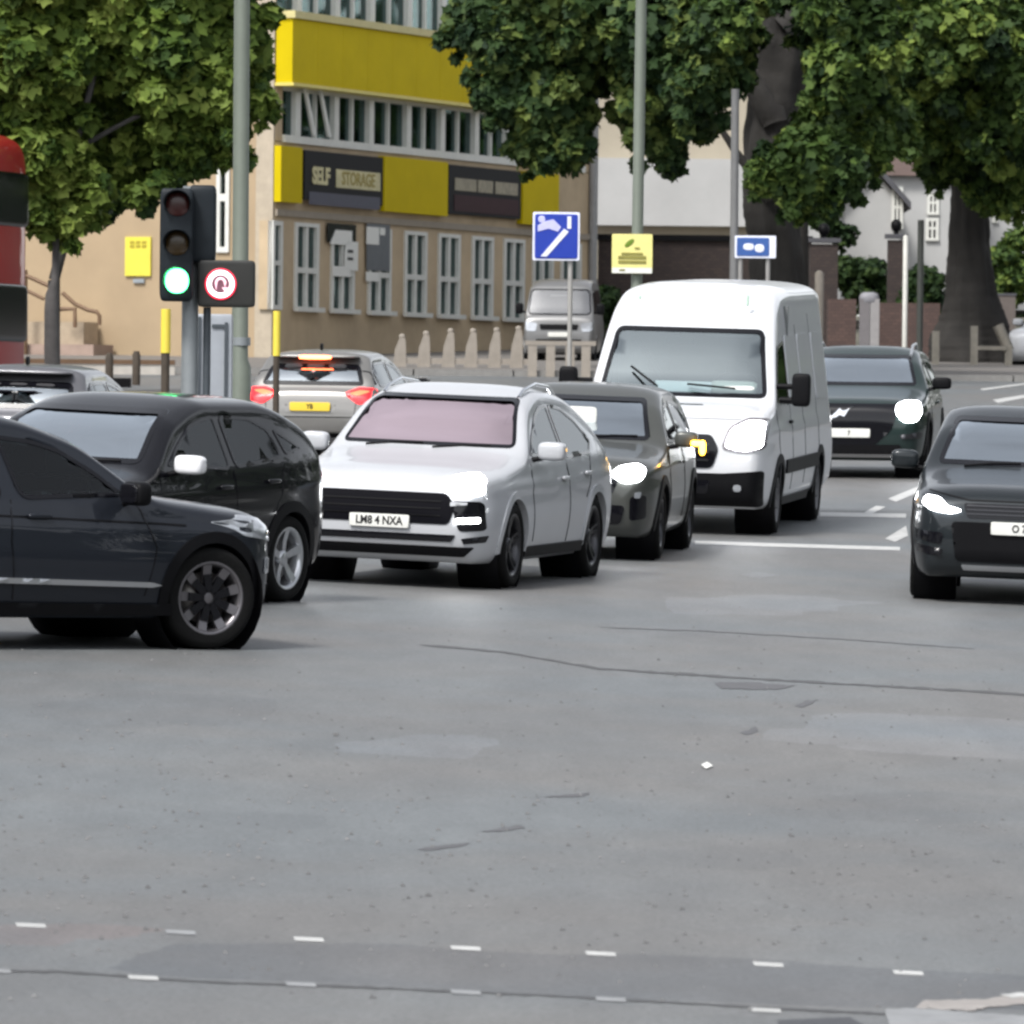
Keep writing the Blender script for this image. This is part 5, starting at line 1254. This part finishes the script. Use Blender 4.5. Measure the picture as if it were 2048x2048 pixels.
house('white_house', 'white house at the right edge behind the right trunk', 1955, 2100, 370, 620, 238, M_white_r, M_slate, 60, ((1984, 400, 1996, 440), (2030, 390, 2046, 440)))
house('brick_house', 'red brick upper storey showing above the white houses', 1700, 1860, 262, 620, 262, M_brick, M_tile, 60, ((1760, 280, 1780, 310),))
# garden walls, piers, hedges
GW = empty('garden_wall'); tag(GW, 'dark brick garden wall behind the white van', 'wall')
k = MB(); wbx(k, 1195, 1622, 482, 720, 192, .3); k.build('wall', M_brickd, GW); k = MB(); wbx(k, 1190, 1626, 470, 481, 191.9, .5); k.build('coping', MT['black'], GW)
GW2 = empty('garden_wall'); tag(GW2, 'low red brick wall below the hedge, left of the timber rails', 'wall')
k = MB(); wbx(k, 1655, 1712, 598, 720, 181, .3); wbx(k, 1752, 1880, 606, 720, 182, .3); k.build('wall', M_brick, GW2)
for px0, px1, py, lab in ((1616, 1672, 478, 'dark brick gate pier with round ball on top'), (1772, 1806, 470, 'slim dark gate pier with urn finial beside the white post')):
    a = onground((px0 + px1) / 2, 184); e = empty('gate_pier', a); tag(e, lab, 'gate pier'); h = at(px0, py, 184).z - a.z; w_ = (px1 - px0) / F * 184
    k = MB(); k.box((0, 0, h / 2 - .06), (w_, w_, h - .12)); k.build('pier', M_brickd, e); k = MB(); k.box((0, 0, h - .03), (w_ + .12, w_ + .12, .1)); k.build('cap', M_slate, e)
    k = MB(); k.sup((0, 0, h + .22), (.26, .26, .30), 1.0, 16, 12); k.tube([(0, 0, h), (0, 0, h + .12)], .06, 8); k.build('ball', MT['black'], e)
def post(px, top, wpx, d, lab, m_, name='post', dome=True, cat='post', group=None):
    p = onground(px, d); h = at(px, top, d).z - p.z; r_ = wpx / 2 / F * d; k = MB(); k.tube([(p.x, p.y, p.z), (p.x, p.y, p.z + h - r_ * .6), (p.x, p.y, p.z + h)], [r_, r_, r_ * (.4 if dome else 1)], 12)
    return tag(k.build(name, m_, None), lab, cat, group)
post(1808, 470, 10, 178, 'tall thin white post beside the slim dark gate pier', M_frame)
post(1838, 440, 13, 179, 'dark slim street lamp post between pier and right trunk', mat('dark_column', (.05, .055, .05), .6), 'lamp_post', False, 'lamp post')
q = onground(1736, 176); BD = empty('service_bollard', q); tag(BD, 'grey square service bollard with domed top in front of the red brick wall', 'bollard')
h = at(1736, 584, 176).z - q.z; k = MB(); k.box((-.1, 0, (h - .15) / 2), (.22, .36, h - .15)); k.build('side', mat('bollard_grey', (.16, .15, .155), .6), BD); k = MB(); k.box((.12, 0, (h - .15) / 2), (.2, .36, h - .15)); k.build('front', mat('bollard_pale', (.28, .27, .27), .6), BD); k = MB(); k.sup((0, 0, h - .15), (.44, .4, .3), .7); k.build('dome', mat('bollard_top', (.22, .22, .24), .6), BD)
post(1636, 541, 18, 168, 'pale rounded post above the roof of the green crossover', M_stone)
M_rough = mat('pale_timber', (.20, .185, .155), .8, var=.25, scale=5)
TR = empty('timber_rail_fence'); tag(TR, 'low weathered timber post and rail fence in front of the right tree', 'fence')
for px_, t_ in ((1870, 662), (1947, 652), (2016, 690)):
    p = onground(px_, 172); k = MB(); k.box((p.x, p.y, (p.z + at(px_, t_, 172).z) / 2), (.15, .14, at(px_, t_, 172).z - p.z)); k.build('post', M_rough, TR)
k = MB(); wbx(k, 1955, 2014, 692, 700, 171.9, .08); k.build('rail', M_rough, TR); 
k = MB(); a = at(1996, 650, 172.2); b_ = at(2018, 702, 172.2); k.tube([a, b_], .12, 4); k.build('leaning_board', M_rough, TR)
UT = empty('utility_box', onground(2010, 186)); tag(UT, 'brownish box beyond the timber rails beside the trunk', 'box'); k = MB(); k.box((0, 0, .75), (.42, .4, 1.5)); k.build('body', mat('brown_box', (.12, .10, .09), .7), UT); k = MB(); k.box((0, 0, 1.52), (.46, .44, .05)); k.build('lid', M_slate, UT)
# verge and kerb on the right
KB = M_kerb
tg = ground_patch('grass_verge', pxpoly([(1560, 716), (1900, 725), (2200, 718), (2200, 660), (1560, 655)]), mat('bare_verge', (.10, .095, .07), .95, var=.4, scale=1.5), .16, 2.0)
tg2 = ground_patch('path', pxpoly([(1740, 694), (1860, 690), (1890, 652), (1800, 648), (1700, 660)]), mat('sandy_path', (.32, .26, .19), .9, var=.15), .19, 2.0)

# ================================================================== TREES
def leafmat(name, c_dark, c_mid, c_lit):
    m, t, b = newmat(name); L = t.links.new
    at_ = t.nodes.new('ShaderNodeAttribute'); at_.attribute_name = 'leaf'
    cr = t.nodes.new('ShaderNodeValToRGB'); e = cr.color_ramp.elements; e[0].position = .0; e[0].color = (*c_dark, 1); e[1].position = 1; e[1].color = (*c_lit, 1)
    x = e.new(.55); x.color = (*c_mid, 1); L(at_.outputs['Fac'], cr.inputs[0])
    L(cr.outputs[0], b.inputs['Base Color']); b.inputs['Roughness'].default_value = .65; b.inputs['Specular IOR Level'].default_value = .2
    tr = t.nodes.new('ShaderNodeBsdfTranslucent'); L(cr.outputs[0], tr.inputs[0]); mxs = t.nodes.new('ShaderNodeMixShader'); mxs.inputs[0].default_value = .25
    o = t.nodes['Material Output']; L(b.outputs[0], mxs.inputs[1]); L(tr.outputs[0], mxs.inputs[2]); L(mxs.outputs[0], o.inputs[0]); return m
# lobed leaf, folded along the midrib
LB = np.array([(0, -.40, 0), (.30, -.34, .05), (.26, -.05, .04), (.50, .12, .08), (.22, .26, .04), (0, .56, -.03), (-.24, .24, .04), (-.48, .10, .08), (-.26, -.08, .04), (-.32, -.32, .05)])
LF = np.array([(0, i, i + 1) for i in range(1, 9)])
def crown(name, blobs, size, m, parent, dens_=1.0, droop=.35):
    P = []; N = []; S = []; T_ = []
    B2 = []
    for (c_, r_, n) in blobs:
        B2.append((c_, r_, n, rng.normal(0, .17)))
        if n > 100:
            for q in range(int(6 + n / 120)):
                u = rng.normal(size=3); u /= np.linalg.norm(u); u[2] -= .25
                rr = rng.uniform(.16, .34); B2.append((tuple(np.array(c_) + u * np.array(r_) * rng.uniform(.85, 1.22)), tuple(np.array(r_) * rr), n * rr * rr * .8, rng.normal(.05, .24)))
    for (c_, r_, n, tb) in B2:
        n = int(n * dens_); u = rng.normal(size=(n, 3)); u /= np.linalg.norm(u, axis=1)[:, None]
        rad = rng.uniform(0, 1, n) ** .33 * .55 + rng.uniform(0, 1, n) ** .5 * .45
        # sprays: clumpy radius
        k = 14; cs = rng.normal(size=(k, 3)); cs /= np.linalg.norm(cs, axis=1)[:, None]; dd = (u @ cs.T).max(1); rad *= .78 + .32 * dd
        p = np.array(c_) + u * rad[:, None] * np.array(r_); P.append(p)
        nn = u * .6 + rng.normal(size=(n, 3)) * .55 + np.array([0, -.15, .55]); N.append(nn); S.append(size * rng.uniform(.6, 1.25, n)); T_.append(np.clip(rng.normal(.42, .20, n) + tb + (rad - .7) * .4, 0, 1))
    P = np.vstack(P); N = np.vstack(N); S = np.concatenate(S); T_ = np.concatenate(T_); N /= np.linalg.norm(N, axis=1)[:, None]
    d = rng.normal(size=P.shape) * .6 + np.array([0, 0, -droop * 2]); d -= (d * N).sum(1)[:, None] * N; d /= np.linalg.norm(d, axis=1)[:, None]; x = np.cross(d, N)
    n = len(P); V = P[:, None, :] + S[:, None, None] * (LB[None, :, 0:1] * x[:, None, :] + LB[None, :, 1:2] * d[:, None, :] + LB[None, :, 2:3] * N[:, None, :])
    V = V.reshape(-1, 3); nb = len(LB); Fc = (LF[None] + (np.arange(n) * nb)[:, None, None]).reshape(-1)
    me = bpy.data.meshes.new(name); me.vertices.add(len(V)); me.vertices.foreach_set('co', V.ravel()); nf = n * len(LF)
    me.loops.add(nf * 3); me.loops.foreach_set('vertex_index', Fc.astype(np.int32)); me.polygons.add(nf)
    me.polygons.foreach_set('loop_start', np.arange(0, nf * 3, 3, dtype=np.int32)); me.polygons.foreach_set('loop_total', np.full(nf, 3, np.int32)); me.update(calc_edges=True)
    a = me.attributes.new('leaf', 'FLOAT', 'POINT'); a.data.foreach_set('value', np.repeat(T_, nb).astype(np.float32)); me.materials.append(m)
    o = bpy.data.objects.new(name, me); C.objects.link(o); o.parent = parent; return o
def blob(px, py, d, rpx, n, ry=None, sq=1.0):
    c_ = at(px, py, d); r_ = rpx / F * d; return (tuple(c_), (r_, ry or r_ * 1.1, r_ * sq), n)
M_bark = mat('plane_bark', (.020, .018, .016), .9, var=.45, scale=1.2, bump=.9, bscale=5); M_bark2 = mat('young_bark', (.085, .08, .078), .85, var=.3, scale=3, bump=.5, bscale=12)
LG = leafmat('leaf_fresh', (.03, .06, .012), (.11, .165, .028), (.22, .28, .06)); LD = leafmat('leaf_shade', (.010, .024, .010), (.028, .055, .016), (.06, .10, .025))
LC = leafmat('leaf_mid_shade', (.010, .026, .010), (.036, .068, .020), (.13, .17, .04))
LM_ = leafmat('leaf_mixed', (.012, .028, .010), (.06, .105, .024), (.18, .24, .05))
def spl(pts, rads, m=6, amp=.12, sd=1):
    r_ = random.Random(sd + len(pts)); P = [Vector(p) for p in pts]; Q = []; W_ = []
    for i in range(len(P) - 1):
        a, b_, c_, d_ = P[max(i - 1, 0)], P[i], P[i + 1], P[min(i + 2, len(P) - 1)]
        for j in range(m):
            t = j / m; q = .5 * ((2 * b_) + (c_ - a) * t + (2 * a - 5 * b_ + 4 * c_ - d_) * t * t + (3 * b_ - a - 3 * c_ + d_) * t ** 3)
            w_ = rads[i] + (rads[i + 1] - rads[i]) * t; Q.append(q + Vector((r_.uniform(-1, 1), r_.uniform(-1, 1), 0)) * w_ * amp); W_.append(w_ * r_.uniform(1 - amp, 1 + amp))
    Q.append(P[-1]); W_.append(rads[-1]); return Q, W_
def limb(k, pts, rads): q, w_ = spl(pts, rads, 6, .10, int(abs(pts[0][0]) * 10)); k.tube(q, w_, 12)
def trunkify(k, n):
    """swap the plain tube for a lumpy, buttressed one"""
    V = np.array([tuple(v) for v in k.v[:24 * n]]).reshape(n, 24, 3); C_ = V.mean(1); R_ = np.linalg.norm(V - C_[:, None], axis=2).mean(1)
    k.v = []; k.f = []; k.sm = []
    Q, W_ = spl([tuple(c_) for c_ in C_], list(R_), 10, .02, 5); m = 40; VV = []
    for i, (q, w_) in enumerate(zip(Q, W_)):
        for j in range(m):
            a = 2 * math.pi * j / m; h = q[2]
            f = 1 + .09 * math.sin(3 * a + h * .7) + .06 * math.sin(7 * a - h * 1.3) + .05 * math.sin(11 * a + h * 2.1) + .04 * math.sin(h * 5 + 2 * a) + .10 * math.exp(-i / 8) * math.sin(6 * a)
            VV.append((q[0] + w_ * f * math.cos(a), q[1] + w_ * f * math.sin(a), h))
    k.add(VV, [(i * m + j, i * m + (j + 1) % m, (i + 1) * m + (j + 1) % m, (i + 1) * m + j) for i in range(len(Q) - 1) for j in range(m)], True)
# tree A: young plane on the left
TA = empty('plane_tree'); tag(TA, 'fresh green young tree with slim grey trunk between the bus and the traffic light', 'tree'); dA = 122
b0 = onground(108, dA)
k = MB(); k.tube([(b0.x, dA, b0.z), tuple(at(106, 760, dA)), tuple(at(104, 700, dA)), tuple(at(103, 620, dA)), tuple(at(104, 590, dA)), tuple(at(110, 560, dA)), tuple(at(112, 470, dA)), tuple(at(150, 300, dA)), tuple(at(200, 100, dA)), tuple(at(230, -200, dA))], [.13, .125, .12, .11, .10, .055, .055, .055, .05, .03], 12); k.build('trunk', M_bark2, TA)
k = MB()
for q in ([(112, 470), (60, 350), (20, 200)], [(150, 300), (260, 240), (360, 200)], [(200, 100), (330, 20), (440, -60)], [(190, 150), (90, 80), (40, -60)]): limb(k, [tuple(at(x, y, dA + .3)) for x, y in q], [.05, .035, .015])
k.build('limb', M_bark2, TA)
blobs = [blob(x, y, dA + dz, r, n) for x, y, r, n, dz in (
    (60, 60, 120, 1500, 0), (60, 200, 110, 1300, .3), (90, 320, 85, 900, 0), (85, 410, 58, 450, .2), (140, 440, 42, 200, 0), (190, 390, 40, 110, 0), (180, 440, 22, 40, 0), (270, 392, 22, 40, 0), (320, 370, 30, 60, 0),
    (200, 30, 120, 1100, .6), (330, 60, 120, 1300, 0), (430, 50, 105, 1100, .2), (400, 170, 95, 1000, 0), (440, 250, 62, 420, 0), (385, 300, 58, 350, .3), (300, 250, 80, 350, 1.2), (210, 200, 90, 260, 1.6), (215, 320, 85, 450, 1.4), (505, 110, 34, 120, .4), (515, 200, 38, 150, 0), (540, 30, 26, 60, 0),
    (100, -120, 150, 1500, 0), (350, -130, 160, 1600, 0), (530, -120, 50, 120, 0), (-60, 100, 120, 900, 0), (-70, 330, 60, 300, 1.5))]
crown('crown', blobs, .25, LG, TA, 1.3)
# darker tree behind A
TB = empty('background_tree'); tag(TB, 'dark dense tree behind the fresh green young tree at upper left', 'tree'); dB = 140
k = MB(); b0 = onground(240, dB); k.tube([(b0.x, dB, b0.z), tuple(at(238, 400, dB)), tuple(at(235, 100, dB))], [.16, .12, .08], 10)
k.build('trunk', M_bark, TB)
crown('crown', [blob(x, y, dB, r, n) for x, y, r, n in ((230, 150, 110, 1700), (300, 260, 85, 1100), (230, 330, 75, 900), (150, 250, 80, 900), (300, 40, 120, 1400), (120, 60, 110, 1200), (20, 230, 90, 900), (330, 330, 40, 250))], .3, LD, TB)
bpy.data.objects.remove(bpy.data.objects[[c_.name for c_ in TB.children if c_.name.startswith('trunk')][0]])
k = MB(); k.tube([tuple(at(108, 560, dB)), tuple(at(150, 400, dB)), tuple(at(235, 100, dB))], [.10, .10, .06], 10); k.tube([tuple(at(108, 560, dB)), tuple(onground(108, dB))], .11, 10); k.build('trunk', M_bark, TB)
# tree C: great plane, trunk right of centre
TC = empty('great_plane_tree'); tag(TC, 'huge dark trunked plane tree overhanging the end of the yellow building and the van', 'tree'); dC = 165
k = MB(); b0 = onground(1565, dC)
k.tube([(b0.x, dC, b0.z), tuple(at(1562, 640, dC)), tuple(at(1556, 500, dC)), tuple(at(1545, 400, dC)), tuple(at(1555, 250, dC)), tuple(at(1570, 120, dC)), tuple(at(1580, 0, dC)), tuple(at(1585, -200, dC)), tuple(at(1590, -600, dC))], [.75, .62, .52, .56, .62, .72, .80, .7, .5], 24); trunkify(k, 9); k.build('trunk', M_bark, TC)
k = MB()
for q, r_ in (([(1555, 250), (1500, 160), (1400, 40), (1250, -40)], (.3, .22, .15, .08)), ([(1570, 60), (1680, -60), (1800, -160)], (.35, .25, .12)), ([(1550, 330), (1590, 300), (1640, 240), (1700, 120)], (.2, .12, .10, .06)), ([(1500, 160), (1300, 120), (1120, 60), (1000, 0)], (.16, .12, .09, .05)), ([(1545, 400), (1490, 330), (1430, 240)], (.14, .09, .05))): limb(k, [tuple(at(x, y, dC - .6)) for x, y in q], r_)
k.build('limb', M_bark, TC)
blobs = [blob(x, y, dC + dz, r, n) for x, y, r, n, dz in (
    (960, 40, 72, 700, -3), (1030, 90, 95, 1100, -4), (1020, 190, 62, 500, -4), (1100, 200, 85, 900, -4), (1130, 285, 62, 450, -4), (1060, 290, 45, 230, -4), (1190, 130, 70, 500, -3), (1170, 40, 110, 1100, -4), (1090, -40, 130, 1300, -4),
    (1320, 60, 120, 1400, -5), (1430, 70, 88, 1100, -6), (1400, 160, 80, 800, -6), (1300, 190, 70, 600, -4), (1320, 275, 52, 260, -4), (1290, 250, 50, 260, -3), (1345, 335, 26, 60, -4), (1395, 250, 42, 180, -3), (1250, 0, 90, 800, -4), (1455, 150, 55, 380, -6), (1400, -60, 130, 1300, -5))]
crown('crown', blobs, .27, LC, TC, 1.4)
# tree E: behind the great trunk and right of it
TE = empty('plane_tree'); tag(TE, 'leafy tree just right of the huge dark trunk, low bright branches over the green crossover', 'tree'); dE = 158
k = MB(); b0 = onground(1600, dE + 10); k.tube([tuple(b0), tuple(at(1600, 400, dE + 10)), tuple(at(1650, 150, dE + 10)), tuple(at(1700, -100, dE + 10))], [.2, .18, .14, .1], 10); k.build('trunk', M_bark, TE)
blobs = [blob(x, y, dE + dz, r, n) for x, y, r, n, dz in (
    (1600, 330, 72, 700, 0), (1530, 350, 42, 260, 0), (1680, 340, 60, 450, 0), (1600, 385, 42, 200, 1), (1650, 250, 70, 550, 2), (1720, 60, 90, 900, 0), (1650, 60, 70, 500, 2), (1690, 150, 80, 700, 0), (1745, 200, 50, 260, 2), (1680, -60, 110, 1000, 0), (1660, 410, 30, 90, 0), (1740, 290, 52, 420, 1), (1700, 330, 48, 300, 1), (1780, 250, 50, 350, 2), (1450, 30, 60, 300, -3), (1640, 20, 50, 250, -4))]
crown('crown', blobs, .27, LM_, TE, 1.4)
# tree D: right
TD = empty('plane_tree'); tag(TD, 'broad plane tree with flaring dark trunk near the right edge', 'tree'); dD = 176
k = MB(); b0 = onground(1945, dD)
k.tube([(b0.x, dD, b0.z), tuple(at(1946, 690, dD)), tuple(at(1948, 650, dD)), tuple(at(1946, 590, dD)), tuple(at(1942, 520, dD)), tuple(at(1940, 420, dD)), tuple(at(1938, 300, dD)), tuple(at(1930, 100, dD)), tuple(at(1930, -300, dD))], [1.0, .88, .72, .56, .47, .40, .40, .38, .3], 24); trunkify(k, 8); k.build('trunk', M_bark, TD)
k = MB()
for q, r_ in (([(1938, 330), (1880, 240), (1820, 160)], (.25, .15, .08)), ([(1936, 280), (2000, 200), (2060, 120)], (.22, .15, .08)), ([(1934, 180), (1860, 60), (1800, -60)], (.2, .14, .08))): limb(k, [tuple(at(x, y, dD - .4)) for x, y in q], r_)
k.build('limb', M_bark, TD)
blobs = [blob(x, y, dD + dz, r, n) for x, y, r, n, dz in (
    (1830, 60, 95, 1000, -3), (1950, 60, 110, 1400, -5), (2030, 130, 90, 1000, -5), (1900, 180, 80, 800, -4), (1990, 230, 90, 1000, -4), (1860, 260, 60, 500, -3), (1830, 200, 70, 500, 0), (1900, 310, 62, 450, -2), (1970, 340, 55, 400, -2), (2040, 340, 60, 500, -2), (1880, 350, 30, 110, -2), (2010, 400, 38, 150, -2), (1850, -50, 120, 1200, -3), (2000, -50, 130, 1300, -3), (2110, 100, 100, 800, -3), (2100, 280, 80, 600, -2), (1800, 130, 60, 400, 1), (1770, 20, 70, 500, 0))]
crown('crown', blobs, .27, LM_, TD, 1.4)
# shrubs and hedges
def shrub(lab, pts, d, m=LD, size=.16, name='hedge', cat='hedge'):
    e = empty(name, onground(pts[0][0], d)); tag(e, lab, cat); o = crown('foliage', [blob(x, y, d, r, n, None, .8) for x, y, r, n in pts], size, m, None); o.parent = e; o.matrix_parent_inverse = Matrix.Translation(-e.location)
    k = MB(); k.tube([(0, 0, 0), (0, 0, .6)], .05, 8); k.build('stem', M_bark, e)
shrub('clipped dark green hedge above the low red brick wall', ((1690, 545, 42, 700), (1740, 545, 42, 700), (1720, 580, 40, 600), (1765, 580, 30, 400)), 186)
shrub('dark bush at the left foot of the right trunk', ((1850, 560, 42, 700), (1830, 600, 42, 700), (1880, 610, 42, 600)), 184, name='bush', cat='bush')
shrub('green bush right of the right trunk', ((2010, 520, 42, 600), (2050, 560, 60, 900), (2000, 580, 36, 500), (2040, 480, 34, 300)), 196, LM_, name='bush', cat='bush')
shrub('dark shrubs behind the ball topped gate pier, under the low branches', ((1650, 440, 34, 350), (1690, 470, 30, 300), (1620, 520, 34, 300)), 198, name='bush', cat='bush')
shrub('dark bush low between the small van and the white van', ((1180, 640, 40, 500), (1215, 600, 36, 400)), 186, name='bush', cat='bush')
# mass of trees closing the view beyond the houses, and unseen tree rows added to darken reflections
def wood(name, X0, X1, Y0, Y1, Z0, Z1, n, size, m):
    P = np.column_stack([rng.uniform(X0, X1, n), rng.uniform(Y0, Y1, n), rng.uniform(Z0, Z1, n)])
    P[:, 2] = Z0 + (P[:, 2] - Z0) * (.8 + .2 * np.sin(P[:, 0] * .45 + P[:, 1] * .4) + .1 * np.sin(P[:, 0] * 1.1))
    o = crown(name, [((0, 0, 0), (1, 1, 1), 1)], 1, m, None); bpy.data.objects.remove(o)
    b_ = [(tuple(p), (.8, .8, .8), 2) for p in P]
    o = crown(name, b_, size, m, None); o['kind'] = 'stuff'; return o
wood('far_trees', -45, 45, 272, 292, 5, 34, 5200, 1.5, LD)
wood('unseen_trees', -50, 50, -42, -32, -2, 15, 2600, 2.6, LD)  # out of view, added to block bright low sky in car reflections
wood('unseen_trees', -48, -38, -40, 150, 0, 17, 3600, 2.6, LD)
wood('unseen_trees', 40, 50, -40, 240, 0, 18, 4400, 2.6, LD)
